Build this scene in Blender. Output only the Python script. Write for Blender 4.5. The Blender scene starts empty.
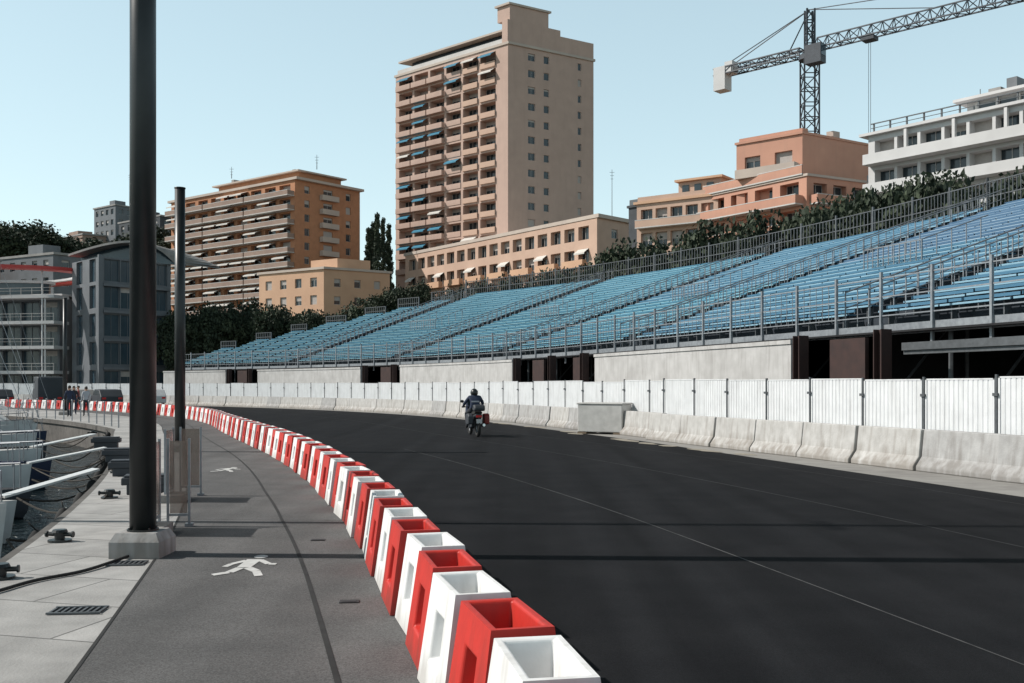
import bpy, bmesh, math, random
from mathutils import Vector, Matrix
import numpy as np
random.seed(7)
scene=bpy.context.scene
col=scene.collection
rnd=random.random
def U(a,b): return a+(b-a)*random.random()

# ------------------------------------------------------------ materials
def mat(name,c1,c2=None,scale=4.0,rough=.7,metal=0.0,bump=0.0,bscale=None,spec=.4,big=.35,detail=6,bdist=.02):
    m=bpy.data.materials.new(name); m.use_nodes=True
    nt=m.node_tree; N=nt.nodes; Lk=nt.links
    b=N['Principled BSDF']
    if c2 is None: c2=tuple(x*.8 for x in c1)
    tc=N.new('ShaderNodeTexCoord')
    n1=N.new('ShaderNodeTexNoise'); n1.inputs['Scale'].default_value=scale; n1.inputs['Detail'].default_value=detail
    n2=N.new('ShaderNodeTexNoise'); n2.inputs['Scale'].default_value=big; n2.inputs['Detail'].default_value=4
    Lk.new(tc.outputs['Object'],n1.inputs['Vector']); Lk.new(tc.outputs['Object'],n2.inputs['Vector'])
    ad=N.new('ShaderNodeMath'); ad.operation='ADD'; Lk.new(n1.outputs['Fac'],ad.inputs[0]); Lk.new(n2.outputs['Fac'],ad.inputs[1])
    mr=N.new('ShaderNodeMapRange'); mr.inputs[1].default_value=.72; mr.inputs[2].default_value=1.28
    Lk.new(ad.outputs[0],mr.inputs[0])
    mx=N.new('ShaderNodeMix'); mx.data_type='RGBA'
    mx.inputs[6].default_value=(*c1,1); mx.inputs[7].default_value=(*c2,1)
    Lk.new(mr.outputs[0],mx.inputs[0]); Lk.new(mx.outputs[2],b.inputs['Base Color'])
    rr=N.new('ShaderNodeMapRange'); rr.inputs[3].default_value=max(0.02,rough-.1); rr.inputs[4].default_value=min(1,rough+.1)
    Lk.new(n2.outputs['Fac'],rr.inputs[0]); Lk.new(rr.outputs[0],b.inputs['Roughness'])
    b.inputs['Metallic'].default_value=metal
    b.inputs['Specular IOR Level'].default_value=spec
    if bump>0:
        n3=N.new('ShaderNodeTexNoise'); n3.inputs['Scale'].default_value=bscale or scale*4; n3.inputs['Detail'].default_value=4
        Lk.new(tc.outputs['Object'],n3.inputs['Vector'])
        bp=N.new('ShaderNodeBump'); bp.inputs['Strength'].default_value=bump; bp.inputs['Distance'].default_value=bdist
        Lk.new(n3.outputs['Fac'],bp.inputs['Height']); Lk.new(bp.outputs[0],b.inputs['Normal'])
    return m
def grime(m,z0,z1,col_=(.25,.22,.19),amt=.75,streak=True,scale=(3,3,.35)):
    nt=m.node_tree;N=nt.nodes;Lk=nt.links;b=N['Principled BSDF']
    src=b.inputs['Base Color'].links[0].from_socket
    tc=[n for n in N if n.type=='TEX_COORD'][0]
    sp=N.new('ShaderNodeSeparateXYZ'); Lk.new(tc.outputs['Object'],sp.inputs[0])
    mp=N.new('ShaderNodeMapping'); mp.inputs['Scale'].default_value=scale; Lk.new(tc.outputs['Object'],mp.inputs[0])
    oi=N.new('ShaderNodeObjectInfo')
    ml=N.new('ShaderNodeMath'); ml.operation='MULTIPLY'; ml.inputs[1].default_value=37.0; Lk.new(oi.outputs['Random'],ml.inputs[0])
    av=N.new('ShaderNodeVectorMath'); av.operation='ADD'; Lk.new(mp.outputs[0],av.inputs[0]); Lk.new(ml.outputs[0],av.inputs[1])
    ns=N.new('ShaderNodeTexNoise'); ns.inputs['Scale'].default_value=2.2; ns.inputs['Detail'].default_value=7; Lk.new(av.outputs[0],ns.inputs['Vector'])
    g=N.new('ShaderNodeMapRange'); g.inputs[1].default_value=z0;g.inputs[2].default_value=z1;g.inputs[3].default_value=.30;g.inputs[4].default_value=0.0
    Lk.new(sp.outputs[2],g.inputs[0])
    ad=N.new('ShaderNodeMath'); ad.operation='ADD'; Lk.new(ns.outputs['Fac'],ad.inputs[0]); Lk.new(g.outputs[0],ad.inputs[1])
    th=N.new('ShaderNodeMapRange'); th.inputs[1].default_value=.50;th.inputs[2].default_value=.80;th.inputs[3].default_value=0;th.inputs[4].default_value=amt
    Lk.new(ad.outputs[0],th.inputs[0])
    mx=N.new('ShaderNodeMix'); mx.data_type='RGBA'; mx.inputs[7].default_value=(*col_,1)
    Lk.new(th.outputs[0],mx.inputs[0]); Lk.new(src,mx.inputs[6]); Lk.new(mx.outputs[2],b.inputs['Base Color'])
    return m
def asphalt(name,c1,c2,streak=0.0,spec=.08,lo=.8,hi=1.25,vs=130):
    m=mat(name,c1,c2,scale=1.2,rough=.92,bump=.35,bscale=120,spec=spec,big=.12,bdist=.006)
    nt=m.node_tree;N=nt.nodes;Lk=nt.links;b=N['Principled BSDF']
    src=b.inputs['Base Color'].links[0].from_socket
    tc=[n for n in N if n.type=='TEX_COORD'][0]
    v=N.new('ShaderNodeTexVoronoi'); v.inputs['Scale'].default_value=vs; Lk.new(tc.outputs['Object'],v.inputs['Vector'])
    rp=N.new('ShaderNodeMapRange'); rp.inputs[1].default_value=0;rp.inputs[2].default_value=1;rp.inputs[3].default_value=lo;rp.inputs[4].default_value=hi
    sp=N.new('ShaderNodeSeparateColor'); Lk.new(v.outputs['Color'],sp.inputs[0]); Lk.new(sp.outputs[0],rp.inputs[0])
    mx=N.new('ShaderNodeMix'); mx.data_type='RGBA'; mx.blend_type='MULTIPLY'; mx.inputs[0].default_value=1
    Lk.new(src,mx.inputs[6]); Lk.new(rp.outputs[0],mx.inputs[7])
    last=mx.outputs[2]
    if streak>0:
        mp=N.new('ShaderNodeMapping'); mp.inputs['Rotation'].default_value=(0,0,math.radians(-16)); mp.inputs['Scale'].default_value=(1.6,.03,1)
        Lk.new(tc.outputs['Object'],mp.inputs[0])
        ns=N.new('ShaderNodeTexNoise'); ns.inputs['Scale'].default_value=1.0; ns.inputs['Detail'].default_value=5; Lk.new(mp.outputs[0],ns.inputs['Vector'])
        r2=N.new('ShaderNodeMapRange'); r2.inputs[1].default_value=.35;r2.inputs[2].default_value=.7;r2.inputs[3].default_value=1-streak;r2.inputs[4].default_value=1+streak
        Lk.new(ns.outputs['Fac'],r2.inputs[0])
        m3=N.new('ShaderNodeMix'); m3.data_type='RGBA'; m3.blend_type='MULTIPLY'; m3.inputs[0].default_value=1
        Lk.new(last,m3.inputs[6]); Lk.new(r2.outputs[0],m3.inputs[7]); last=m3.outputs[2]
    Lk.new(last,b.inputs['Base Color'])
    return m
def slabmat(name,c1,c2,sx,sy,rot,joint):
    m=mat(name,c1,c2,scale=3,rough=.8,bump=.25,bscale=40,big=.6)
    nt=m.node_tree;N=nt.nodes;Lk=nt.links;b=N['Principled BSDF']
    src=b.inputs['Base Color'].links[0].from_socket
    tc=[n for n in N if n.type=='TEX_COORD'][0]
    mp=N.new('ShaderNodeMapping'); mp.inputs['Rotation'].default_value=(0,0,rot)
    Lk.new(tc.outputs['Object'],mp.inputs[0])
    br=N.new('ShaderNodeTexBrick'); br.inputs['Scale'].default_value=1; br.inputs['Brick Width'].default_value=sx; br.inputs['Row Height'].default_value=sy
    br.inputs['Mortar Size'].default_value=joint; br.inputs['Color1'].default_value=(1,1,1,1); br.inputs['Color2'].default_value=(.78,.78,.78,1); br.inputs['Mortar'].default_value=(.35,.35,.35,1)
    Lk.new(mp.outputs[0],br.inputs['Vector'])
    mx=N.new('ShaderNodeMix'); mx.data_type='RGBA'; mx.blend_type='MULTIPLY'; mx.inputs[0].default_value=1
    Lk.new(src,mx.inputs[6]); Lk.new(br.outputs['Color'],mx.inputs[7]); Lk.new(mx.outputs[2],b.inputs['Base Color'])
    return m

M={}
M['road']=asphalt('road_asphalt',(.0085,.009,.0105),(.0155,.016,.0178),.25)
M['prom']=asphalt('promenade_asphalt',(.088,.0875,.088),(.13,.128,.127),.14,spec=.15,lo=.72,hi=1.35,vs=110)
M['patch']=asphalt('pavement_patch',(.24,.22,.19),(.34,.31,.26))
M['slab']=slabmat('quay_slabs',(.46,.45,.435),(.30,.295,.285),2.0,1.0,math.radians(15),.012)
M['verge']=mat('verge_concrete',(.30,.29,.27),(.20,.19,.18),scale=2,bump=.3)
M['terrain']=mat('hillside_earth',(.05,.055,.03),(.12,.11,.08),scale=.3,rough=.95,bump=.5)
M['jersey']=grime(mat('cast_concrete',(.48,.47,.455),(.37,.36,.345),scale=5,rough=.85,bump=.3,big=1.3),0,.5,(.20,.175,.15),.7)
M['jersey2']=grime(mat('cast_concrete_grey',(.40,.395,.39),(.30,.295,.29),scale=5,rough=.85,bump=.3,big=1.3),0,.5,(.17,.155,.14),.7)
M['blockc']=mat('block_concrete',(.50,.49,.47),(.40,.39,.375),scale=5,rough=.85,bump=.3,big=1.3)
M['conc']=grime(mat('wall_concrete',(.49,.48,.47),(.38,.37,.36),scale=2,rough=.85,bump=.2,big=.5),0,1.2,(.22,.205,.19),.55)
M['quay']=mat('quay_stone',(.14,.13,.12),(.07,.065,.06),scale=3,rough=.9,bump=.5)
M['red']=grime(mat('red_plastic',(.56,.034,.024),(.45,.03,.022),scale=9,rough=.5,spec=.35,bump=.08,bscale=30),0,.22,(.16,.035,.025),.6)
M['white']=grime(mat('white_plastic',(.80,.80,.80),(.70,.695,.68),scale=7,rough=.55,spec=.35,bump=.08,bscale=30),0,.22,(.34,.31,.28),.6)
M['panel']=grime(mat('hoarding_white',(.72,.73,.74),(.60,.61,.62),scale=3,rough=.5,big=.9),.2,.9,(.32,.32,.31),.45)
M['galv']=mat('galvanised_steel',(.33,.35,.37),(.20,.21,.23),scale=8,rough=.45,metal=.35)
M['dgalv']=mat('dull_scaffold_steel',(.13,.14,.15),(.08,.085,.09),scale=8,rough=.55,metal=.3)
M['black']=mat('black_paint',(.010,.013,.014),(.018,.021,.022),scale=6,rough=.38,spec=.5,big=2)
M['rubber']=mat('black_rubber',(.015,.015,.015),(.025,.025,.025),rough=.85)
M['dark']=mat('shade_black',(.012,.012,.014),(.02,.02,.022),rough=.9)  # near-black colour standing in for shade under the stand and in the grates
M['brown']=mat('rust_brown_steel',(.055,.028,.024),(.03,.018,.017),scale=3,rough=.75)
M['deck']=mat('stand_deck',(.032,.042,.055),(.02,.026,.034),scale=2,rough=.85)
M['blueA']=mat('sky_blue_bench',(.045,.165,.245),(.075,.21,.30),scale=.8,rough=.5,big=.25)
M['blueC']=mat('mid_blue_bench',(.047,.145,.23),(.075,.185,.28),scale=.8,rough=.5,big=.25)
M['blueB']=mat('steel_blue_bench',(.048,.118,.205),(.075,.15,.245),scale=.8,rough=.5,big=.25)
M['blueAL']=mat('sky_blue_edge_highlight',(.17,.37,.46),(.24,.45,.54),scale=1.5,rough=.45,big=.4)  # lighter copies of the bench blues, painting bright highlights on the plank edges
M['blueCL']=mat('mid_blue_edge_highlight',(.19,.355,.46),(.27,.43,.53),scale=1.5,rough=.45,big=.4)
M['blueBL']=mat('pale_blue_edge_highlight',(.22,.34,.45),(.31,.42,.52),scale=1.5,rough=.45,big=.4)
M['linew']=mat('worn_paint_white',(.62,.62,.60),(.42,.42,.41),scale=14,rough=.7)
M['linem']=mat('thin_worn_line',(.13,.13,.13),(.03,.03,.031),scale=5,rough=.8)
M['linef']=mat('faded_joint_line',(.045,.045,.048),(.02,.02,.022),scale=6,rough=.8)
M['groove']=mat('dark_groove',(.012,.012,.012),(.03,.03,.03),rough=.9)
M['glass']=mat('window_glass',(.02,.03,.037),(.045,.06,.07),scale=.6,rough=.12,spec=.5)
M['glassb']=mat('blue_glass',(.05,.08,.10),(.03,.052,.07),scale=.6,rough=.14,spec=.5)
M['frame']=mat('window_frame_white',(.54,.52,.50),(.44,.42,.40),rough=.6)
M['blind']=mat('roller_blind',(.44,.40,.37),(.35,.32,.30),rough=.7)
M['beige']=grime(mat('pink_beige_render',(.52,.37,.305),(.45,.32,.265),scale=.5,rough=.85,big=.06),0,1,(.36,.255,.21),.35,scale=(.5,.5,.05))
M['beige2']=mat('apricot_render',(.60,.38,.25),(.52,.32,.21),scale=.5,rough=.85,big=.06)
M['brick']=mat('orange_brick',(.48,.23,.125),(.38,.18,.10),scale=1.2,rough=.9,big=.08)
M['brickb']=mat('brown_balcony_render',(.34,.24,.19),(.25,.18,.15),scale=1.2,rough=.9,big=.08)
M['orange']=grime(mat('salmon_render',(.54,.29,.205),(.47,.245,.175),scale=.5,rough=.85,big=.08),0,1,(.38,.22,.165),.35,scale=(.6,.6,.06))
M['pink']=mat('pale_pink_render',(.55,.38,.29),(.47,.32,.245),scale=.5,rough=.85,big=.08)
M['cream']=mat('cream_render',(.52,.44,.375),(.44,.37,.325),scale=.5,rough=.85,big=.08)
M['wwall']=mat('white_render',(.62,.61,.605),(.52,.51,.505),scale=.5,rough=.8,big=.1)
M['grey']=mat('grey_cladding',(.15,.16,.175),(.11,.12,.13),scale=.8,rough=.6)
M['dgrey']=mat('dark_grey_cladding',(.05,.055,.065),(.033,.038,.044),scale=.8,rough=.6)
M['roof']=mat('roof_grey',(.32,.31,.30),(.24,.23,.22),scale=.7,rough=.9)
M['awnb']=mat('blue_awning',(.03,.17,.27),(.05,.22,.33),rough=.7)
M['awnw']=mat('white_awning',(.64,.61,.57),(.54,.51,.47),rough=.7)
M['redroof']=mat('red_canopy',(.60,.07,.06),(.5,.055,.05),rough=.5)
M['leafA']=mat('dark_leaf',(.014,.024,.014),(.028,.042,.022),scale=2,rough=.75)
M['leafB']=mat('light_leaf',(.030,.045,.024),(.052,.068,.036),scale=2,rough=.75)
M['bark']=mat('bark',(.09,.065,.045),(.05,.04,.03),scale=6,rough=.95,bump=.6)
M['water']=mat('harbour_water',(.004,.010,.012),(.007,.013,.015),rough=.14,spec=.2,bump=1.0,bscale=2.6,bdist=.4)
M['hull']=mat('boat_gelcoat',(.68,.68,.67),(.56,.56,.55),rough=.3)
M['navy']=mat('navy_cloth',(.02,.03,.06),(.03,.042,.08),rough=.8)
M['denim']=mat('dark_trousers',(.02,.022,.028),(.035,.04,.05),rough=.85)
M['skin']=mat('skin',(.5,.29,.2),(.42,.24,.17),rough=.55)
M['hair']=mat('dark_hair',(.02,.015,.012),(.04,.03,.02),rough=.6)
M['shirt']=mat('pale_shirt',(.45,.47,.5),(.35,.36,.4),rough=.8)
M['bag']=mat('rust_red_case',(.28,.045,.035),(.17,.028,.025),rough=.4)
M['chrome']=mat('polished_metal',(.6,.6,.6),(.5,.5,.5),rough=.2,metal=1)
M['tail']=mat('red_lens',(.7,.02,.02),(.5,.02,.02),rough=.2)
M['tint']=mat('bronze_glass',(.22,.15,.12),(.32,.25,.21),scale=5,rough=.15,spec=.8)
M['tint'].node_tree.nodes['Principled BSDF'].inputs['Alpha'].default_value=.62
M['wood']=mat('weathered_wood',(.20,.15,.10),(.12,.09,.065),scale=5,rough=.8)
M['rope']=mat('tarry_rope',(.05,.042,.034),(.03,.026,.022),scale=9,rough=.9)
M['cranem']=mat('crane_steel',(.06,.07,.085),(.04,.045,.055),rough=.6)
M['carw']=mat('white_car_paint',(.6,.6,.6),(.55,.55,.55),rough=.25,spec=.6)

# ------------------------------------------------------------ mesh builder
class MB:
    def __init__(s): s.v=[];s.f=[];s.m=[]
    def box(s,c,sz,ax=None,mi=0):
        c=Vector(c)
        if ax is None: ax=(Vector((1,0,0)),Vector((0,1,0)),Vector((0,0,1)))
        a=[Vector(ax[i])*sz[i]*.5 for i in range(3)]
        i0=len(s.v)
        for x in(-1,1):
            for y in(-1,1):
                for z in(-1,1): s.v.append(tuple(c+a[0]*x+a[1]*y+a[2]*z))
        for q in((0,1,3,2),(4,6,7,5),(0,4,5,1),(2,3,7,6),(0,2,6,4),(1,5,7,3)):
            s.f.append(tuple(i0+k for k in q)); s.m.append(mi)
    def rbox(s,c,sz,ang,mi=0):
        ca,sa=math.cos(ang),math.sin(ang)
        s.box(c,sz,(Vector((ca,sa,0)),Vector((-sa,ca,0)),Vector((0,0,1))),mi)
    def poly(s,pts,mi=0):
        i0=len(s.v); s.v+= [tuple(p) for p in pts]; s.f.append(tuple(range(i0,i0+len(pts)))); s.m.append(mi)
    def cyl(s,p0,p1,r0,r1=None,n=10,mi=0,caps=True):
        if r1 is None:r1=r0
        p0=Vector(p0);p1=Vector(p1);d=(p1-p0)
        if d.length<1e-6:return
        d.normalize(); a=d.orthogonal().normalized(); b=d.cross(a); i0=len(s.v)
        for p,r in((p0,r0),(p1,r1)):
            for k in range(n):
                t=2*math.pi*k/n; s.v.append(tuple(p+a*(r*math.cos(t))+b*(r*math.sin(t))))
        for k in range(n):
            k2=(k+1)%n; s.f.append((i0+k,i0+k2,i0+n+k2,i0+n+k)); s.m.append(mi)
        if caps:
            s.f.append(tuple(i0+k for k in reversed(range(n)))); s.m.append(mi)
            s.f.append(tuple(i0+n+k for k in range(n))); s.m.append(mi)
    def tube(s,pts,r,n=6,mi=0):
        for a,b in zip(pts[:-1],pts[1:]): s.cyl(a,b,r,r,n,mi,True)
    def ell(s,c,r,nu=12,nv=8,mi=0):
        i0=len(s.v)
        for j in range(nv+1):
            ph=math.pi*j/nv
            for i in range(nu):
                t=2*math.pi*i/nu
                s.v.append((c[0]+r[0]*math.sin(ph)*math.cos(t),c[1]+r[1]*math.sin(ph)*math.sin(t),c[2]-r[2]*math.cos(ph)))
        for j in range(nv):
            for i in range(nu):
                i2=(i+1)%nu
                s.f.append((i0+j*nu+i,i0+j*nu+i2,i0+(j+1)*nu+i2,i0+(j+1)*nu+i)); s.m.append(mi)
    def torus(s,c,R,r,axis='x',nu=20,nv=8,mi=0):
        i0=len(s.v)
        for i in range(nu):
            t=2*math.pi*i/nu
            for j in range(nv):
                p=2*math.pi*j/nv; rr=R+r*math.cos(p)
                a,b,h=rr*math.cos(t),rr*math.sin(t),r*math.sin(p)
                s.v.append((c[0]+h,c[1]+a,c[2]+b) if axis=='x' else (c[0]+a,c[1]+b,c[2]+h))
        for i in range(nu):
            for j in range(nv):
                i2=(i+1)%nu;j2=(j+1)%nv
                s.f.append((i0+i*nv+j,i0+i*nv+j2,i0+i2*nv+j2,i0+i2*nv+j)); s.m.append(mi)
    def extr(s,prof,x0,x1,mi=0):
        n=len(prof);i0=len(s.v)
        for x in(x0,x1):
            for y,z in prof: s.v.append((x,y,z))
        for k in range(n):
            k2=(k+1)%n; s.f.append((i0+k,i0+k2,i0+n+k2,i0+n+k)); s.m.append(mi)
        s.f.append(tuple(i0+k for k in reversed(range(n)))); s.m.append(mi)
        s.f.append(tuple(i0+n+k for k in range(n))); s.m.append(mi)
    def mesh(s,name,mats,smooth=False,off=None,fix=False):
        me=bpy.data.meshes.new(name)
        vs=s.v if off is None else [(x-off[0],y-off[1],z-off[2]) for x,y,z in s.v]
        me.from_pydata(vs,[],s.f)
        for k in mats: me.materials.append(M[k] if isinstance(k,str) else k)
        me.polygons.foreach_set('material_index',s.m)
        if smooth: me.polygons.foreach_set('use_smooth',[True]*len(s.f))
        if fix:
            bm=bmesh.new();bm.from_mesh(me);bmesh.ops.remove_doubles(bm,verts=bm.verts,dist=1e-4);bmesh.ops.recalc_face_normals(bm,faces=bm.faces);bm.to_mesh(me);bm.free()
        me.update()
        return me
def mkobj(name,me,parent=None,loc=(0,0,0),rz=0):
    o=bpy.data.objects.new(name,me); o.location=loc; o.rotation_euler=(0,0,rz)
    if parent is not None: o.parent=parent
    col.objects.link(o); return o
def root(name,label,cat,loc=(0,0,0),rz=0,group=None,me=None):
    o=mkobj(name,me,None,loc,rz); o['label']=label;o['category']=cat
    if group:o['group']=group
    return o
def struct(name,me,loc=(0,0,0)):
    o=mkobj(name,me,None,loc); o['kind']='structure'; return o
def dup(src,loc,rz,label=None):
    n=src.copy(); n.location=loc; n.rotation_euler=(0,0,rz); col.objects.link(n)
    if label:n['label']=label
    def rec(a,b):
        for c in list(a.children):
            k=c.copy(); k.parent=b; col.objects.link(k); rec(c,k)
    rec(src,n)
    return n
def bevel(o,w=.012,seg=2):
    b=o.modifiers.new('bevel','BEVEL'); b.width=w;b.segments=seg;b.limit_method='ANGLE';b.angle_limit=math.radians(35)

# ------------------------------------------------------------ the road's geometry
TH0=math.radians(18.3); R0=90.0; S0=60.0
A0=Vector((.37,46.0)); D0=Vector((-math.sin(TH0),math.cos(TH0))); N0=Vector((math.cos(TH0),math.sin(TH0)))
CC=A0-N0*R0
def P(s,o,z=0.0):
    if s<=S0:
        p=A0+D0*(s-S0)+N0*o
    else:
        t=TH0+(s-S0)/R0; p=CC+Vector((math.cos(t),math.sin(t)))*(R0+o)
    return Vector((p.x,p.y,z))
def ANG(s):
    t=TH0+max(0,(s-S0))/R0
    return t+math.pi/2
WS=[-60,0,15,18,21,22.8,29.8,36.8,42.8,50.3,58,66,80,300]; WW=[19,15.9,14.2,13.86,13.54,13.36,12.73,12.53,12.62,13.05,13.4,13.5,13.5,13.5]
def Wd(s):
    return sum(float(np.interp(s+k,WS,WW)) for k in(-2.4,-1.2,0,1.2,2.4))/5
def LB(s,o,z=0.0): return P(s,-Wd(s)+o,z)
def srange(a,b,st):
    n=max(1,int(math.ceil((b-a)/st))); return [a+(b-a)*i/n for i in range(n+1)]
def srect(mb,s0,s1,o0,o1,z0,z1,st=1.5,mi=0,F=P):
    ss=srange(s0,s1,st) if s1>S0 or F is LB else [s0,s1]
    i0=len(mb.v)
    for s in ss:
        for(o,z) in((o0,z0),(o1,z0),(o1,z1),(o0,z1)): mb.v.append(tuple(F(s,o,z)))
    for k in range(len(ss)-1):
        a=i0+k*4;b=a+4
        for j in range(4):
            j2=(j+1)%4; mb.f.append((a+j,a+j2,b+j2,b+j)); mb.m.append(mi)
    mb.f.append((i0+3,i0+2,i0+1,i0)); mb.m.append(mi)
    e=i0+(len(ss)-1)*4; mb.f.append((e,e+1,e+2,e+3)); mb.m.append(mi)
def ribbon(name,fa,fb,s0,s1,z,m,st=1.0,sub=1):
    mb=MB(); ss=srange(s0,s1,st)
    for s in ss:
        a=fa(s);b=fb(s); mb.v.append((a.x,a.y,z)); mb.v.append((b.x,b.y,z))
    for k in range(len(ss)-1):
        mb.f.append((2*k,2*k+1,2*k+3,2*k+2)); mb.m.append(0)
    return struct(name,mb.mesh(name,[m]))
QW=lambda s: float(np.interp(s,[0,25,45,60,75,100],[3.55,3.55,3.7,3.9,6.0,9.0]))
JW=lambda s: float(np.interp(s,[15,22.5,26,30,34,60],[.45,.50,.60,.76,.84,.9]))
EB=.26
ribbon('road',lambda s:LB(s,EB),lambda s:P(s,.3),-50,215,0,'road')
ribbon('promenade',lambda s:LB(s,-2.1),lambda s:LB(s,EB),-50,215,0.0,'prom')
ribbon('quay_pavement',lambda s:LB(s,-QW(s)),lambda s:LB(s,-2.1),-50,215,0.0,'slab')
ribbon('verge_pavement',lambda s:P(s,.3),lambda s:P(s,27),-50,215,0.0,'verge',2)
ribbon('road_edge_pavement',lambda s:P(s,float(np.interp(s,[0,28,46,60,110],[-2.3,-2.05,-.75,-.6,-.6]))),lambda s:P(s,.3),-20,180,.004,'verge')
ribbon('road_marking',lambda s:LB(s,3.83),lambda s:LB(s,3.846),10,44,.004,'linem')
ribbon('road_marking',lambda s:LB(s,7.2),lambda s:LB(s,7.225),10,130,.004,'linef')
ribbon('road_marking',lambda s:LB(s,10.1),lambda s:LB(s,10.12),10,130,.004,'linef')
ribbon('pavement_joint',lambda s:LB(s,-JW(s)-.02),lambda s:LB(s,-JW(s)+.02),5,130,.004,'groove',.5)
ribbon('pavement_joint',lambda s:LB(s,-2.12),lambda s:LB(s,-2.095),5,130,.004,'groove',.5)
mb=MB()
for k in range(14):
    s=U(38,62);o=float(np.interp(s,[38,60],[-1.1,-.5]))+U(-.3,.2); n=9; L=U(.3,1.0)
    pts=[]
    for i in range(n):
        t=2*math.pi*i/n; q=P(s+L*math.cos(t)*U(.7,1.2),o+.25*math.sin(t)*U(.6,1.2),.008+.0005*k); pts.append(q)
    mb.poly(pts)
struct('dust_patch',mb.mesh('dust',['patch']))

# terrain
def off_of(x,y):
    v=Vector((x,y))-A0
    if v.dot(D0)<0: return v.dot(N0)
    r=Vector((x,y))-CC; t=math.atan2(r.y,r.x)
    if t<0 and r.y<0: return v.dot(N0)
    tm=math.radians(115)
    if t>tm:
        n=Vector((math.cos(tm),math.sin(tm))); return (r.dot(n)-R0)
    return r.length-R0
def terr(x,y):
    o=off_of(x,y)
    z=float(np.interp(o,[1.5,6,27,45,100,200,400],[-3,-.25,-.25,5,15,20,24]))
    if o>40:
        z+=22*math.exp(-((x+190)**2/90**2+(y-330)**2/110**2))
    return z
xs=np.concatenate([np.linspace(-2500,-260,10),np.linspace(-240,200,75),np.linspace(230,2500,10)])
ys=np.concatenate([np.linspace(-1500,-60,6),np.linspace(-40,420,78),np.linspace(460,4000,12)])
mb=MB()
for y in ys:
    for x in xs: mb.v.append((float(x),float(y),terr(x,y)))
nx=len(xs)
for j in range(len(ys)-1):
    for i in range(nx-1):
        mb.f.append((j*nx+i,j*nx+i+1,(j+1)*nx+i+1,(j+1)*nx+i)); mb.m.append(0)
struct('ground',mb.mesh('ground',['terrain'],smooth=True))
mb=MB(); mb.poly([(-2500,-1500,-1.15),(2500,-1500,-1.15),(2500,4000,-1.15),(-2500,4000,-1.15)])
struct('water',mb.mesh('water',['water']))
mb=MB()
ss=srange(-50,215,1.5)
for s in ss:
    q=QW(s)
    for o,z in((-q-.1,-.003),(-q+.3,-.003),(-q+.3,-3),(-q,-3),(-q,-.2),(-q-.1,-.2)): mb.v.append(tuple(LB(s,o,z)))
for k in range(len(ss)-1):
    for j in range(6):
        j2=(j+1)%6; mb.f.append((k*6+j,k*6+j2,k*6+6+j2,k*6+6+j)); mb.m.append(0)
root('quay_wall','weathered stone quay wall along the harbour water','quay wall',me=mb.mesh('quay_wall',['quay']))

# ------------------------------------------------------------ plastic barriers
def panel_hole(mb,A,B,C,D,u0,u1,v0,v1,depth,mi=0,mih=0,taper=.0):
    A,B,C,D=map(Vector,(A,B,C,D))
    n=(B-A).cross(D-A).normalized()
    f=lambda u,v:(A*(1-u)+B*u)*(1-v)+(D*(1-u)+C*u)*v
    us=[0,u0,u1,1];vs=[0,v0,v1,1]
    for i in range(3):
        for j in range(3):
            if i==1 and j==1: continue
            mb.poly([f(us[i],vs[j]),f(us[i+1],vs[j]),f(us[i+1],vs[j+1]),f(us[i],vs[j+1])],mi)
    o=[f(u0,v0),f(u1,v0),f(u1,v1),f(u0,v1)]
    cen=(o[0]+o[1]+o[2]+o[3])/4
    q=[(p*(1-taper)+cen*taper)-n*depth for p in o]
    for k in range(4):
        k2=(k+1)%4; mb.poly([o[k],o[k2],q[k2],q[k]],mi)
    mb.poly(q,mih)
def barrier_mesh(nm,m):
    mb=MB(); L=.385; Ltop=.335; b=.245; t=.155; H=.65
    for sx in(-1,1):
        x0=b*sx;x1=t*sx; Lt=Ltop
        ya,yb=(L,-L) if sx<0 else (-L,L)
        yta,ytb=(Lt,-Lt) if sx<0 else (-Lt,Lt)
        panel_hole(mb,(x0,ya,0),(x0,yb,0),(x1,ytb,H),(x1,yta,H),.31,.69,.27,.72,.09,0,0,.18)
    for sy in(-1,1):
        A_=(b*sy,sy*L,0);B_=(-b*sy,sy*L,0);C_=(-t*sy,sy*Ltop,H);D_=(t*sy,sy*Ltop,H)
        panel_hole(mb,A_,B_,C_,D_,.36,.64,.08,.9,.03,0,0,.05)
    panel_hole(mb,(-t,-Ltop,H),(t,-Ltop,H),(t,Ltop,H),(-t,Ltop,H),.13,.87,.07,.93,.22,0,0,.14)
    mb.poly([(-b,-L,0),(-b,L,0),(b,L,0),(b,-L,0)],0)
    return mb.mesh(nm,[m],fix=True)
bm_r=barrier_mesh('red_barrier','red'); bm_w=barrier_mesh('white_barrier','white')
s=17.15;k=0
while s<150:
    d=(LB(s+.1,.25)-LB(s-.1,.25)); ang=math.atan2(d.y,d.x)-math.pi/2
    p=LB(s,.255+U(-.025,.025))
    o=root('traffic_barrier',('red' if k%2 else 'white')+' plastic water-filled traffic barrier in a curved row on the asphalt','traffic barrier',(p.x,p.y,.005),ang+U(-.045,.045),'red and white barriers lining the track',me=bm_r if k%2 else bm_w)
    if k<45: bevel(o,.018,3)
    s+=.82*.2/d.length; k+=1

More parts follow.
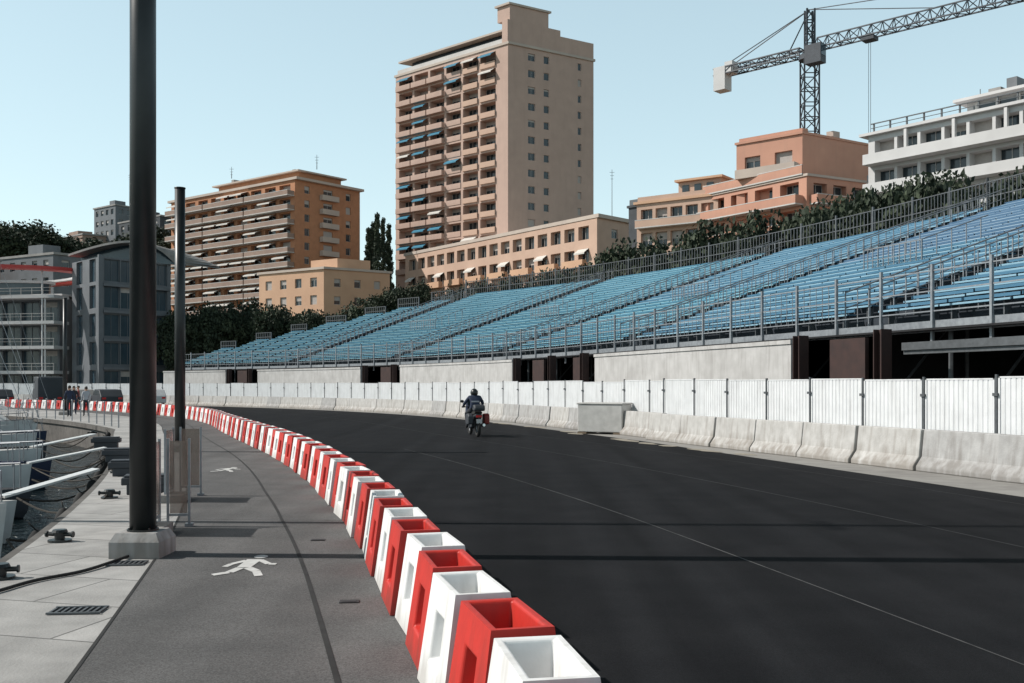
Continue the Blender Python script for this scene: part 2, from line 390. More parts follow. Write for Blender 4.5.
# ------------------------------------------------------------ jersey barriers + hoarding
def jersey_mesh(L,H=.86,flare=.30):
    mb=MB(); prof=[(-flare,0),(-flare,.10),(-.15,.30),(-.09,H),(.09,H),(.15,.30),(flare,.10),(flare,0)]
    mb.extr(prof,-L/2,L/2)
    return mb
jm=jersey_mesh(2.08); jmesh=jm.mesh('jersey',['jersey'],fix=True); jmesh2=jm.mesh('jersey',['jersey2'],fix=True)
def set_off(s): return 0.0 if s<46.3 else 0.45
s=23.0;k=0
while s<150:
    so=set_off(s+1); p=P(s+1.06,so+.05+U(-.03,.03)); a=ANG(s+1.06)
    o=root('concrete_barrier','pale cast concrete barrier segment at the edge of the road','concrete barrier',(p.x,p.y,.008),a+U(-.02,.02)+(.10 if k==3 else 0)+(math.pi if rnd()<.5 else 0),'concrete barriers along the road',me=jmesh if rnd()<.6 else jmesh2)
    if k<22: bevel(o,.02,2)
    s+=2.13;k+=1
pm=MB()
W=1.98
nr=14
for i in range(nr):
    x=-W/2+.04+(W-.08)*(i+.5)/nr; w=(W-.08)/nr; dd=.016
    pm.poly([(x-w*.5,0,.25),(x-w*.38,dd,.25),(x-w*.38,dd,1.93),(x-w*.5,0,1.93)])
    pm.poly([(x-w*.38,dd,.25),(x+w*.3,dd,.25),(x+w*.3,dd,1.93),(x-w*.38,dd,1.93)])
    pm.poly([(x+w*.3,dd,.25),(x+w*.42,0,.25),(x+w*.42,0,1.93),(x+w*.3,dd,1.93)])
    pm.poly([(x+w*.42,0,.25),(x+w*.5,0,.25),(x+w*.5,0,1.93),(x+w*.42,0,1.93)])
sheet=pm.mesh('sheet',['panel'])
pm=MB(); pm.box((0,0,1.945),(W,.05,.03)); pm.box((0,0,.23),(W,.05,.04)); pm.box((-W/2+.02,0,1.1),(.04,.05,1.72)); pm.box((W/2-.02,0,1.1),(.04,.05,1.72))
fr=pm.mesh('frame',['panel'])
pm=MB(); pm.cyl((0,0,0),(0,0,2.0),.035,n=8); pm.box((0,-.0,.03),(.35,.5,.06),mi=1); pm.box((0,.03,1.6),(.12,.06,.06)); pm.box((0,.03,.6),(.12,.06,.06))
po=pm.mesh('post',['dgalv','jersey'])
s=22.0;k=0;proto=None
while s<152:
    so=set_off(s+1)+.62; p=P(s+1.03,so); a=ANG(s+1.03)+U(-.022,.022)
    if proto is None:
        proto=root('fence_panel','white ribbed metal hoarding panel on a post behind concrete barriers','fence panel',(p.x,p.y,.0),a,'white hoarding panels along the road')
        mkobj('sheet',sheet,proto); mkobj('frame',fr,proto); mkobj('post',po,proto,(W/2+.04,.02,0))
    else: dup(proto,(p.x,p.y,U(-.04,.03)),a)
    s+=2.06;k+=1

r=root('concrete_block','pale solid concrete counterweight block standing by the road','concrete block',(3.42,36.9,0),math.radians(-27),None)
mb=MB(); mb.box((0,0,.58),(1.75,1.0,1.0)); mb.box((0,0,1.12),(1.82,1.06,.07)); o=mkobj('block',mb.mesh('block',['blockc']),r); bevel(o,.03)
for x in(-.7,.7):
    mb=MB(); mb.box((x,0,.042),(.35,1.02,.075)); mkobj('bearer',mb.mesh('bearer',['wood']),r)

# ------------------------------------------------------------ concrete walls below the stand
def pwall(s0,s1,o,z1,lab):
    mb=MB(); c=P((s0+s1)/2,o)
    srect(mb,s0,s1,o,o+.35,0,z1-.12,1.5,0); srect(mb,s0-.03,s1+.03,o-.04,o+.39,z1-.12,z1,1.5,0)
    root('concrete_wall',lab,'wall',tuple(c),me=mb.mesh('wall',['conc'],off=tuple(c)))
pwall(41.6,56.2,2.1,3.12,'smooth pale concrete wall below the grandstand')
pwall(66.6,82.6,2.1,3.15,'smooth pale concrete wall below the grandstand')
pwall(88.5,104,2.1,3.1,'smooth pale concrete wall below the grandstand')
pwall(108.8,118,2.1,3.1,'smooth pale concrete wall below the grandstand')
mb=MB(); mb.box((0,-.14,1.6),(.32,.03,3.2)); mb.box((0,.14,1.6),(.32,.03,3.2)); mb.box((0,0,1.6),(.03,.26,3.2)); mb.box((0,0,.02),(.5,.5,.04))
hb=mb.mesh('column',['brown'])
mb=MB(); mb.box((0,0,1.55),(1.5,.12,3.0)); 
for x in(-.6,-.2,.2,.6): mb.box((x,-.08,1.55),(.08,.06,3.0))
gt=mb.mesh('gate_panel',['brown'])
for s in(37.4,40.9,57,61,65.6,83.2,87.5,105,108):
    p=P(s,1.95); root('steel_column','rust-brown steel column supporting the grandstand edge','steel column',tuple(p),ANG(s)+math.pi/2,'brown steel columns under the grandstand',me=hb)
for s in(39.2,58.3,63.5,85,106.5):
    p=P(s,2.3); root('steel_gate','dark brown steel gate closing a gap below the grandstand','gate',tuple(p),ANG(s),'brown gates under the grandstand',me=gt)
mb=MB(); c=P(30,2.4); srect(mb,20,37,2.2,2.45,2.66,2.85); srect(mb,20,37,2.26,2.39,2.56,2.66)
root('steel_beam','long grey steel beam hanging below the grandstand deck','steel beam',tuple(c),me=mb.mesh('beam',['dgalv'],off=tuple(c)))

# ------------------------------------------------------------ grandstand
RD,RZ,ZB=.83,.285,3.4
def section(s0,s1,rows,blue,edge,upper=None):
    org=P((s0+s1)/2,3); of=tuple(org)
    small=(s1-s0)<4
    r=root('grandstand','stepped spectator grandstand with rows of blue benches and steel railings','grandstand',of,0,'adjoining grandstand blocks')
    mb=MB()
    for i in range(rows):
        o=3+i*RD;z=ZB+i*RZ
        srect(mb,s0,s1,o,o+RD+.02,z-.06,z,2.5)
        srect(mb,s0,s1,o+RD,o+RD+.03,z,z+RZ-.06,2.5)
    ot=3+rows*RD;zt=ZB+rows*RZ
    mkobj('deck',mb.mesh('deck',['deck'],off=of),r)
    mb=MB(); srect(mb,s0,s1,ot+.05,ot+.12,0,zt,3)
    for i in range(rows):
        o=3+i*RD;z=ZB+i*RZ-.08
        for sx in(s0+.02,s1-.08):
            srect(mb,sx,sx+.04,o,o+RD,0.05 if i>1 else z-.3,z,3)
    srect(mb,s0,s1,ot-.02,ot+.05,0,.1,3)
    mkobj('light_blocking_cladding',mb.mesh('light_blocking_cladding',['dark'],off=of),r)  # dark back and side boards, added to block light under the deck
    e=s1-(.1 if small else 1.2)
    for i in range(rows):
        o=3+i*RD+.32;z=ZB+i*RZ
        bb=blue if not upper or i<upper[0] else upper[1]
        mb=MB()
        a=s0+.1
        n=max(1,int(round((e-a)/2.5))); w=(e-a)/n
        for k in range(n):
            q0=a+k*w+.03;q1=a+(k+1)*w-.03; dz=U(-.008,.008)
            srect(mb,q0,q1,o,o+.30,z+.40+dz,z+.43+dz,2.5,0)
            srect(mb,q0,q1,o-.012,o,z+.385+dz,z+.437+dz,2.5,2)  # front strip in the lighter blue, a painted highlight
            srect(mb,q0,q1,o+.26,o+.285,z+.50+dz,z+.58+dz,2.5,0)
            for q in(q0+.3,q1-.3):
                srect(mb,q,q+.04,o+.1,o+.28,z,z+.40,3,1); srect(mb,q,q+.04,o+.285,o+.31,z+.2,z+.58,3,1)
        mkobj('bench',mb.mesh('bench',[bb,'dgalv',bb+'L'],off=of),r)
    if not small:
        mb=MB()
        for sx in(e+.1,s1-.08):
            for i in range(rows):
                o=3+i*RD+.1;z=ZB+i*RZ
                srect(mb,sx,sx+.03,o,o+.03,z,z+1.0,3); srect(mb,sx,sx+.022,o+.41,o+.432,z,z+1.12,3)
            a=P(sx+.01,3.1,ZB+1.02);b=P(sx+.01,ot,zt+1.02); mb.cyl(a,b,.026,n=6)
            a.z-=.45;b.z-=.45; mb.cyl(a,b,.018,n=6)
        mkobj('handrail',mb.mesh('handrail',['galv'],off=of),r)
    mb=MB()
    n=max(1,int(round((s1-s0)/1.9)))
    for k in range(n):
        q=s0+(s1-s0)*k/n
        srect(mb,q,q+.07,2.85,2.92,2.85,4.8,3)
        srect(mb,q+.02,q+.06,2.92,3.5,3.38,3.43,3)
    for z in(4.62,4.12,3.62): srect(mb,s0,s1,2.88,2.91,z,z+.032,2)
    if s0>40:
        q=s0+.1
        while q<s1:
            srect(mb,q,q+.014,2.89,2.904,3.62,4.62,3,0); q+=.3
    mkobj('guard_rail',mb.mesh('guard_rail',['galv','dgalv'],off=of),r)
    mb=MB(); srect(mb,s0,s1,2.92,3.0,3.12,3.40,2); srect(mb,s0,s1,2.6,2.9,3.15,3.2,2,1)
    mkobj('fascia',mb.mesh('fascia',['galv','dark'],off=of),r)
    fh=1.55 if rows>23 else (1.2 if rows>18 else .95)
    mb=MB(); q=s0
    while q<s1-.05:
        srect(mb,q,q+.035,ot-.1,ot-.06,zt-.1,zt+fh+U(-.02,.02),3); q+=.24
    n=max(1,int(round((s1-s0)/2.4)))
    for k in range(n+1):
        qq=s0+(s1-s0)*k/n; srect(mb,qq-.04,qq+.04,ot-.12,ot-.02,zt-.5,zt+fh+.2*(rows>23),3)
    for z in(zt+.1,zt+fh*.5,zt+fh-.05): srect(mb,s0,s1,ot-.11,ot-.05,z,z+.05,2)
    mkobj('back_fence',mb.mesh('back_fence',['dgalv'],off=of),r)
    for q in srange(s0+.5,s1-.5,3.6):
        for o in(3.2,7,11):
            if o<ot-1:
                mb=MB(); mb.cyl(P(q,o,0),P(q,o,ZB+(o-3)/RD*RZ-.1),.06,n=6)
                if o==3.2: mb.cyl(P(q,3.2,.2),P(q,7,ZB+.8),.04,n=6)
                mkobj('support_post',mb.mesh('support',['dgalv'],off=of),r)
    if rows>23:
        sm=(s0+e)/2
        for (sa,sb,ii) in((sm-1.6,sm+1.6,9),):
            mb=MB()
            o=3+ii*RD;z=ZB+ii*RZ
            srect(mb,sa,sb,o+.02,o+.06,z+1.06,z+1.1); srect(mb,sa,sb,o+.02,o+.05,z+.62,z+.65)
            q=sa
            while q<=sb:
                srect(mb,q,q+.03,o+.02,o+.05,z,z+1.08,3)
                q+=.3
            for qq in(sa,sb):
                for j in range(5):
                    srect(mb,qq,qq+.03,o+j*RD*.8,o+j*RD*.8+.03,z+j*RZ*.8,z+1.08+j*RZ*.8,3)
                mb.cyl(P(qq,o,z+1.08),P(qq,o+3.6*RD,z+1.08+3.6*RZ),.022,n=6)
            mkobj('landing_rail',mb.mesh('landing_rail',['galv'],off=of),r)
for a,b,n,c,up in((17,25.2,24,'blueB',None),(25.2,40.5,24,'blueC',(6,'blueB')),(40.5,55.8,24,'blueC',(12,'blueB')),(55.8,71,24,'blueA',(10,'blueC')),(71,86,24,'blueA',None),(86,101,24,'blueA',None),(101,103.5,22,'blueA',None),(103.5,106,20,'blueA',None),(106,108.5,18,'blueA',None),(108.5,111,15,'blueA',None),(111,113,12,'blueA',None),(113,115,9,'blueA',None),(115,117,6,'blueA',None)):
    section(a,b,n,c,c+'L',up)

# ------------------------------------------------------------ buildings
WC={}
def win_mesh(w,h,style,gl='glass'):
    key=('w',round(w,2),round(h,2),style,gl)
    if key in WC:return WC[key]
    mb=MB(); t=.07
    mb.poly([(-w/2,.05,0),(w/2,.05,0),(w/2,.05,h),(-w/2,.05,h)],0)
    mb.box((-w/2+t/2,.02,h/2),(t,.06,h),mi=1); mb.box((w/2-t/2,.02,h/2),(t,.06,h),mi=1)
    mb.box((0,.02,t/2),(w-2*t,.06,t),mi=1); mb.box((0,.02,h-t/2),(w-2*t,.06,t),mi=1)
    n=max(1,int(round(w/1.0)))
    for i in range(1,n): mb.box((-w/2+w*i/n,.02,h/2),(t*.8,.05,h-2*t),mi=1)
    if style=='half': mb.box((0,.0,h*.72),(w-.1,.03,h*.5),mi=2)
    if style=='low': mb.box((0,.0,h*.86),(w-.1,.03,h*.24),mi=2)
    if style=='closed': mb.box((0,.0,h*.5),(w-.1,.03,h*.96),mi=2)
    WC[key]=mb.mesh('window',[gl,'grey' if gl=='glassb' else 'frame','blind']); return WC[key]
def balc_mesh(w,d,h,m,style='solid'):
    key=('b',round(w,2),d,h,m,style)
    if key in WC:return WC[key]
    mb=MB(); mb.box((0,-d/2,-.08),(w,d,.16),mi=0 if style!='lip' else 1)
    if style in('solid','lip'):
        mb.box((0,-d+.06,h/2),(w,.10,h)); mb.box((-w/2+.05,-d/2,h/2),(.1,d-.14,h)); mb.box((w/2-.05,-d/2,h/2),(.1,d-.14,h))
        if style=='lip': mb.box((0,-d+.06,h+.03),(w+.02,.14,.10),mi=1)
    else:
        mb.box((0,-d+.05,h),(w,.07,.07),mi=1); mb.box((0,-d+.05,h*.5),(w-.1,.02,h*.8),mi=2)
        n=int(w/1.2)+1
        for i in range(n+1): mb.box((-w/2+.05+(w-.1)*i/n,-d+.05,h/2),(.06,.06,h),mi=1)
    WC[key]=mb.mesh('balcony',[m,'frame','glassb']); return WC[key]
def awn_mesh(w,d,m):
    key=('a',round(w,2),d,m)
    if key in WC:return WC[key]
    mb=MB(); mb.poly([(-w/2,-.05,0),(w/2,-.05,0),(w/2,-d,-.7),(-w/2,-d,-.7)]); mb.poly([(-w/2,-d,-.7),(w/2,-d,-.7),(w/2,-d,-.95),(-w/2,-d,-.95)])
    mb.poly([(-w/2,-.05,-.03),(-w/2,-d,-.73),(w/2,-d,-.73),(w/2,-.05,-.03)])
    WC[key]=mb.mesh('awning',[m]); return WC[key]
class Bld:
    def __init__(s,name,label,L,C,R,zb,wallm,rcat='building'):
        s.L,s.C,s.R=Vector(L),Vector(C),Vector(R); s.D=s.L+s.R-s.C; s.zb=zb; s.wm=wallm
        s.r=root(name,label,rcat,(s.C.x,s.C.y,zb)); s.mb=MB(); s.roofmb=MB()
    def loc(s,p,z): return Vector((p.x-s.C.x,p.y-s.C.y,z-s.zb))
    def face(s,P0,P1,z0,z1,ops,depth=.3):
        u=(P1-P0);L=u.length;u=u/L; n=Vector((u.y,-u.x)); mb=s.mb
        us=sorted(set([0,L]+[round(a,3) for o in ops for a in o[:2]])); zs=sorted(set([z0,z1]+[round(a,3) for o in ops for a in o[2:4]]))
        def pt(a,z,dd=0): q=P0+u*a-n*dd; return s.loc(q,z)
        for i in range(len(us)-1):
            for j in range(len(zs)-1):
                cu=(us[i]+us[i+1])/2;cz=(zs[j]+zs[j+1])/2
                if any(o[0]<cu<o[1] and o[2]<cz<o[3] for o in ops): continue
                mb.poly([pt(us[i],zs[j]),pt(us[i+1],zs[j]),pt(us[i+1],zs[j+1]),pt(us[i],zs[j+1])])
        for a,b,c,d in ops:
            mb.poly([pt(a,c),pt(b,c),pt(b,c,depth),pt(a,c,depth)]); mb.poly([pt(a,d,depth),pt(b,d,depth),pt(b,d),pt(a,d)])
            mb.poly([pt(a,c),pt(a,c,depth),pt(a,d,depth),pt(a,d)]); mb.poly([pt(b,c,depth),pt(b,c),pt(b,d),pt(b,d,depth)])
    def put(s,name,me,P0,P1,a,z,dd=0):
        u=(P1-P0).normalized(); n=Vector((u.y,-u.x)); q=P0+u*a-n*dd
        return mkobj(name,me,s.r,tuple(s.loc(q,z)),math.atan2(u.y,u.x))
    def grid(s,P0,P1,z0,z1,floors,bays,sill,h,depth=.3,wname='window',styles=('glass','half','low','closed'),gl='glass'):
        ops=[]
        for z in floors:
            for (c,w) in bays:
                ops.append((c-w/2,c+w/2,z+sill,z+sill+h))
                s.put(wname,win_mesh(w,h,random.choice(styles),gl),P0,P1,c,z+sill,depth-.06)
        s.face(P0,P1,z0,z1,ops,depth)
    def plain(s,P0,P1,z0,z1): s.face(P0,P1,z0,z1,[])
    def roof(s,z,pts=None,th=.35,ov=.3,m='roof',name='roof'):
        pts=pts or [s.L,s.C,s.R,s.D]; c=sum(pts,Vector((0,0)))/4; mb=MB()
        q=[p+(p-c).normalized()*ov for p in pts]
        lo=[s.loc(p,z) for p in q];hi=[s.loc(p,z+th) for p in q]
        mb.poly(hi);mb.poly(lo[::-1])
        for i in range(4):
            j=(i+1)%4; mb.poly([lo[i],lo[j],hi[j],hi[i]])
        mkobj(name,mb.mesh(name,[m]),s.r)
    def block(s,name,fu0,fu1,fv0,fv1,z0,z1,m):
        f=lambda a,b: s.L+(s.C-s.L)*a+(s.R-s.C)*b
        q=[f(fu0,fv0),f(fu1,fv0),f(fu1,fv1),f(fu0,fv1)]; mb=MB()
        lo=[s.loc(p,z0) for p in q];hi=[s.loc(p,z1) for p in q]
        mb.poly(hi);mb.poly(lo[::-1])
        for i in range(4):
            j=(i+1)%4; mb.poly([lo[i],lo[j],hi[j],hi[i]])
        mkobj(name,mb.mesh(name,[m]),s.r)
    def done(s): mkobj('wall',s.mb.mesh('wall',[s.wm]),s.r)
def bays(n,a,b,w): return [(a+(b-a)*(i+.5)/n,w) for i in range(n)]

# --- tower
b=Bld('apartment_tower','tall pink-beige apartment tower with rows of balconies',(-25.8,222),(-.8,200),(17.2,211),8,'beige','apartment tower')
fl=[26.2+3.36*i for i in range(13)]
LL=(b.C-b.L).length; RR=(b.R-b.C).length
by=bays(6,.8,LL-3.0,4.3)
b.grid(b.L,b.C,8,70,fl,by,.05,2.75,1.9,'balcony_door',('glass','glass','low','low'))
for i,z in enumerate(fl):
    for j,(c,w) in enumerate(by):
        if j!=3:
            b.put('balcony',balc_mesh(4.6 if j<3 else 4.2,1.0 if j<3 else .3,.95,'pink' if j>2 else 'beige'),b.L,b.C,c,z-.02)
        else: b.put('balcony',balc_mesh(4.2,.12,.95,'beige'),b.L,b.C,c,z+.07)
        r_=rnd()
        if (j<2 and r_<.55) or (j>=2 and r_<.16) or (i>10 and r_<.6): b.put('awning',awn_mesh(3.6,1.2,'awnb' if rnd()<.78 else 'awnw'),b.L,b.C,c,z+2.75)
b.grid(b.C,b.R,8,70,fl,[(5.6,1.7),(9.2,1.3)]+[(RR-3.6,.9)],1.0,1.5,.3,'window',('glass','glass','glass','low','closed'))
b.plain(b.R,b.D,8,70); b.plain(b.D,b.L,8,70)
b.roof(70,th=.5,ov=.4,m='cream')
b.block('penthouse',.06,.9,.12,.9,70.5,73.2,'dgrey'); b.block('penthouse_glazing',.1,.88,.105,.2,70.9,72.9,'glass')
b.block('penthouse_roof',.0,.955,.03,.95,73.2,73.6,'cream')
b.block('terrace_rail',.01,.945,.01,.02,70.5,71.5,'frame')
b.block('corner_wall',.955,1.0,-.004,.6,70.5,75,'beige')
b.block('side_parapet',.955,1.0,.6,1.0,70.5,73.8,'beige')
b.block('lift_housing',.90,1.0,.02,.46,75.0,78.0,'beige'); b.block('lift_housing_cap',.89,1.01,.0,.48,78.0,78.4,'cream')
for fu in(.2,.4,.6,.75): b.block('chimney',fu,fu+.03,.5,.58,73.6,75.0+U(0,1),'roof')
b.done()
# --- long low wing
b=Bld('terrace_building','long low beige building with a row of windows',(-22.2,208),(13.6,160),(24.3,171),5,'pink','apartment building')
LL=(b.C-b.L).length
b.grid(b.L,b.C,5,28.6,[17.5,21.2,24.9],bays(16,1,LL-1.5,2.6),.5,2.2,.9,styles=('glass','glass','low','half'))
b.grid(b.C,b.R,5,28.6,[24.9],[(4.5,1.6),(10,1.6)],.8,1.5,.25)
b.plain(b.R,b.D,5,28.6);b.plain(b.D,b.L,5,28.6)
b.roof(28.6,th=.6,ov=.5,m='cream')
for c,w in bays(8,1,LL-1.5,2.2): b.put('balcony',balc_mesh(5.2,1.0,1.0,'beige2'),b.L,b.C,c,21.1)
for c,w in bays(16,1,LL-1.5,2.2)[::3]: b.put('awning',awn_mesh(2.6,1.0,'awnw'),b.L,b.C,c,23.9)
b.done()
# --- brick apartment block
b=Bld('apartment_building','brown brick apartment block with long awning-shaded balconies',(-77,226),(-43.4,200),(-32.4,213),5,'brick','apartment building')
LL=(b.C-b.L).length;RR=(b.R-b.C).length
fl=[17+2.85*i for i in range(9)]
b.grid(b.L,b.C,5,42.9,fl,bays(9,.5,LL-.8,3.4),.05,2.3,1.0,'balcony_door',('glass','glass','glass','half'))
for z in fl:
    for h in range(3):
        w=LL/3-.35; b.put('balcony',balc_mesh(w,1.8,.85,'brickb','lip'),b.L,b.C,LL*(h+.5)/3,z-.02)
    for c,w in bays(9,.5,LL-.8,3.2):
        if rnd()<.58: b.put('awning',awn_mesh(3.9,1.9,'awnw'),b.L,b.C,c,z+2.45)
b.grid(b.C,b.R,5,42.9,fl,[(3.0,1.3),(8.4,2.4),(13.8,1.3)],.7,1.5,.3)
for z in fl: b.put('side_balcony',balc_mesh(4.4,1.0,.9,'cream'),b.C,b.R,8.4,z)
b.plain(b.R,b.D,5,42.9);b.plain(b.D,b.L,5,42.9)
b.roof(42.9,th=.5,ov=1.0,m='cream')
b.block('penthouse',.3,.93,.2,.85,43.4,45.4,'brick'); b.block('penthouse_roof',.27,.95,.15,.9,45.4,45.7,'cream')
for k in range(5): b.block('chimney',.35+.12*k,.37+.12*k,.3,.4,45.7,46.2+rnd()*.9,'roof')
b.done()
# --- low apricot building
b=Bld('apartment_building','low apricot apartment house among trees',(-45,178),(-31.8,169),(-21.5,176),4,'beige2','apartment building')
LL=(b.C-b.L).length;RR=(b.R-b.C).length
b.grid(b.L,b.C,4,21.4,[11.8,14.8,17.8],bays(4,.6,LL-.6,1.6),.7,1.6,.3)
b.grid(b.C,b.R,4,21.4,[11.8,14.8,17.8],bays(3,.6,RR-.6,1.2),.7,1.4,.3)
b.plain(b.R,b.D,4,21.4);b.plain(b.D,b.L,4,21.4); b.roof(21.4,th=.4,ov=.4,m='cream')
b.block('stair_housing',.5,.9,.3,.8,21.8,23.6,'beige2'); b.done()
# --- salmon building
b=Bld('villa_block','salmon-orange stepped apartment house with terraces',(29.4,131),(36.3,125),(47,131.5),6,'orange','apartment building')
LL=(b.C-b.L).length;RR=(b.R-b.C).length
b.grid(b.L,b.C,6,33.2,[28.6,24.6],[(2.3,2.2),(6.6,2.4)],.5,2.3,.5)
b.grid(b.C,b.R,6,33.2,[26.5],[(10.5,1.2)],.8,1.3,.3)
b.plain(b.R,b.D,6,33.2);b.plain(b.D,b.L,6,33.2); b.roof(33.2,th=.3,ov=.25,m='orange')
b.block('parapet',.02,.98,.02,.1,33.5,34.0,'orange'); b.block('chimney',.3,.42,.4,.5,33.5,35.1,'cream'); b.block('chimney',.75,.85,.6,.7,33.5,34.8,'cream')
b.put('balcony',balc_mesh(8.2,1.4,1.0,'cream'),b.L,b.C,4.6,28.6)
b.done()
b=Bld('villa_block','lower salmon apartment wing with railed terraces',(25.8,136),(35.8,121.5),(45.5,126.5),6,'orange','apartment building')
LL=(b.C-b.L).length;RR=(b.R-b.C).length
b.grid(b.L,b.C,6,27.2,[24.0,20.6],bays(4,.6,LL-.6,2.9),.2,2.5,1.3,styles=('glass',))
b.grid(b.C,b.R,6,27.2,[24.0,20.6],bays(3,.6,RR-.6,2.2),.3,2.2,.9,styles=('glass','low'))
for z in(23.9,20.5): b.put('balcony',balc_mesh(LL-1,1.5,1.0,'orange','lip'),b.L,b.C,LL/2,z); b.put('balcony',balc_mesh(RR-1,1.3,1.0,'orange','lip'),b.C,b.R,RR/2,z)
b.plain(b.R,b.D,6,27.2);b.plain(b.D,b.L,6,27.2); b.roof(27.2,th=.3,ov=.3,m='cream')
b.put('terrace_rail',balc_mesh(LL-1,.3,1.0,'orange','lip'),b.L,b.C,LL/2,27.6)
b.done()
b=Bld('apartment_building','pink-orange terraced apartment house with dark windows',(17.6,141),(27.6,134),(32,140),6,'pink','apartment building')
LL=(b.C-b.L).length;RR=(b.R-b.C).length
b.grid(b.L,b.C,6,27.2,[23.9,20.6],bays(5,.4,LL-.4,1.8),.5,2.0,.6,styles=('glass','glass','half'))
b.grid(b.C,b.R,6,27.2,[23.9],[(3.4,2)],.6,1.8,.3); b.plain(b.R,b.D,6,27.2);b.plain(b.D,b.L,6,27.2); b.roof(27.2,th=.35,ov=.5,m='beige2')
b.put('balcony',balc_mesh(LL-.6,1.2,.95,'pink','lip'),b.L,b.C,LL/2,23.8)
b.block('terrace_house',.45,.97,.25,.85,27.55,30.0,'pink'); b.block('terrace_house_roof',.42,1.0,.18,.9,30.0,30.3,'beige2')
for k in range(3): b.block('terrace_window',.50+.15*k,.58+.15*k,.235,.3,28.0,29.5,'glass')
b.block('parapet',.01,.99,.0,.02,27.55,28.2,'pink'); b.done()
b=Bld('rooftop_plant','dark rooftop plant building beside apartments',(17.5,150),(20.5,147),(23.5,150),8,'dgrey','building')
b.plain(b.L,b.C,8,28.3);b.plain(b.C,b.R,8,28.3);b.plain(b.R,b.D,8,28.3);b.plain(b.D,b.L,8,28.3);b.roof(28.3,m='dgrey')
b.block('railing',.02,.98,.02,.04,28.6,29.5,'dgalv'); b.done()
# --- white building at right
b=Bld('apartment_building','white modern apartment block with roof terraces',(39.2,110),(56.5,88.6),(71,100.3),5,'wwall','apartment building')
LL=(b.C-b.L).length;RR=(b.R-b.C).length
fl=[25.9,22.7,19.5]
b.grid(b.L,b.C,5,29.1,fl,bays(10,.6,LL-.6,2.3),.25,2.35,1.1,'window',('glass','glass','glass','low','half'))
for z in fl:
    b.put('balcony',balc_mesh(LL-.4,1.5,.95,'wwall'),b.L,b.C,LL/2,z-.02)
for c,w in bays(5,.6,LL-.6,2.1): b.put('pillar',balc_mesh(.3,.5,2.9,'wwall'),b.L,b.C,c+1.35,26.1)
b.plain(b.C,b.R,5,29.1);b.plain(b.R,b.D,5,29.1);b.plain(b.D,b.L,5,29.1); b.roof(29.1,th=.3,ov=1.0,m='wwall')
b.block('penthouse',.30,.97,.30,.9,29.4,31.9,'wwall'); b.block('penthouse_glazing',.33,.95,.285,.35,29.7,31.5,'glass')
b.block('penthouse_roof',.27,.99,.22,.95,31.9,32.2,'wwall')
for k in range(8): b.block('mullion',.34+.08*k,.35+.08*k,.27,.29,29.6,31.7,'frame')
for k in range(14): b.block('rail_post',.02+.07*k,.025+.07*k,.0,.01,29.4,30.4,'dgalv')
b.block('terrace_rail',.01,.99,-.004,.004,30.35,30.45,'dgalv'); b.block('terrace_rail',.01,.99,-.003,.003,29.9,29.95,'dgalv')
for fu,h in((.16,.5),(.35,1.3),(.42,2.0),(.55,1.0),(.63,1.6),(.74,1.1),(.86,1.5)):
    z_=29.4 if fu<.3 else 32.2
    b.block('chimney',fu,fu+.03+.02*rnd(),.4,.5,z_,z_+h,random.choice(['wwall','grey','roof']))
for fu in(.3,.47,.6): b.block('antenna',fu,fu+.003,.45,.452,30,34.0,'dgalv')
b.done()

# --- modern glass building (left)
b=Bld('harbour_building','dark grey panelled and glazed harbour building with curved top',(-51.9,118),(-46.1,112),(-40.6,119),-.2,'grey','office building')
LL=(b.C-b.L).length;RR=(b.R-b.C).length
fl=[.6,3.8,7.0,10.2,13.2]
b.grid(b.L,b.C,-.2,16.2,fl,bays(2,.3,LL-.3,1.8),.3,2.6,.3,'window',('glass',),'glassb')
b.grid(b.C,b.R,-.2,16.2,fl,bays(4,.4,RR-.4,1.9),.3,2.5,.3,'window',('glass','glass','glass','low'),'glassb')
b.plain(b.R,b.D,-.2,16.2);b.plain(b.D,b.L,-.2,16.2)
for z in fl: b.put('floor_edge',balc_mesh(RR-.5,.3,.12,'grey'),b.C,b.R,RR/2,z-.1)
b.block('corner_pillar',.98,1.02,-.03,.03,-.2,16.4,'grey')
mb=MB(); n=18
def arcpt(t,v):
    base=b.L+(b.R-b.L)*(-.04+1.08*t)+(b.C-b.L)*.5*(1-v)*math.sin(math.pi*t)+(b.D-b.L)*.7*v
    return b.loc(base,16.25+2.0*math.sin(math.pi*(.12+.88*t)))
up=Vector((0,0,.25))
for i in range(n):
    t0,t1=i/n,(i+1)/n; a0,a1,c1,c0=arcpt(t0,0),arcpt(t1,0),arcpt(t1,1),arcpt(t0,1)
    mb.poly([a0+up,a1+up,c1+up,c0+up]); mb.poly([c0,c1,a1,a0]); mb.poly([a0,a1,a1+up,a0+up]); mb.poly([c1,c0,c0+up,c1+up])
mkobj('roof',mb.mesh('roof',['roof']),b.r)
mb=MB()
for i in range(n):
    t0,t1=i/n,(i+1)/n; a0,a1=arcpt(t0,.25),arcpt(t1,.25)
    mb.poly([Vector((a0.x,a0.y,16.3)),Vector((a1.x,a1.y,16.3)),a1,a0])
mkobj('roof_glazing',mb.mesh('roof_glazing',['glassb']),b.r); b.done()
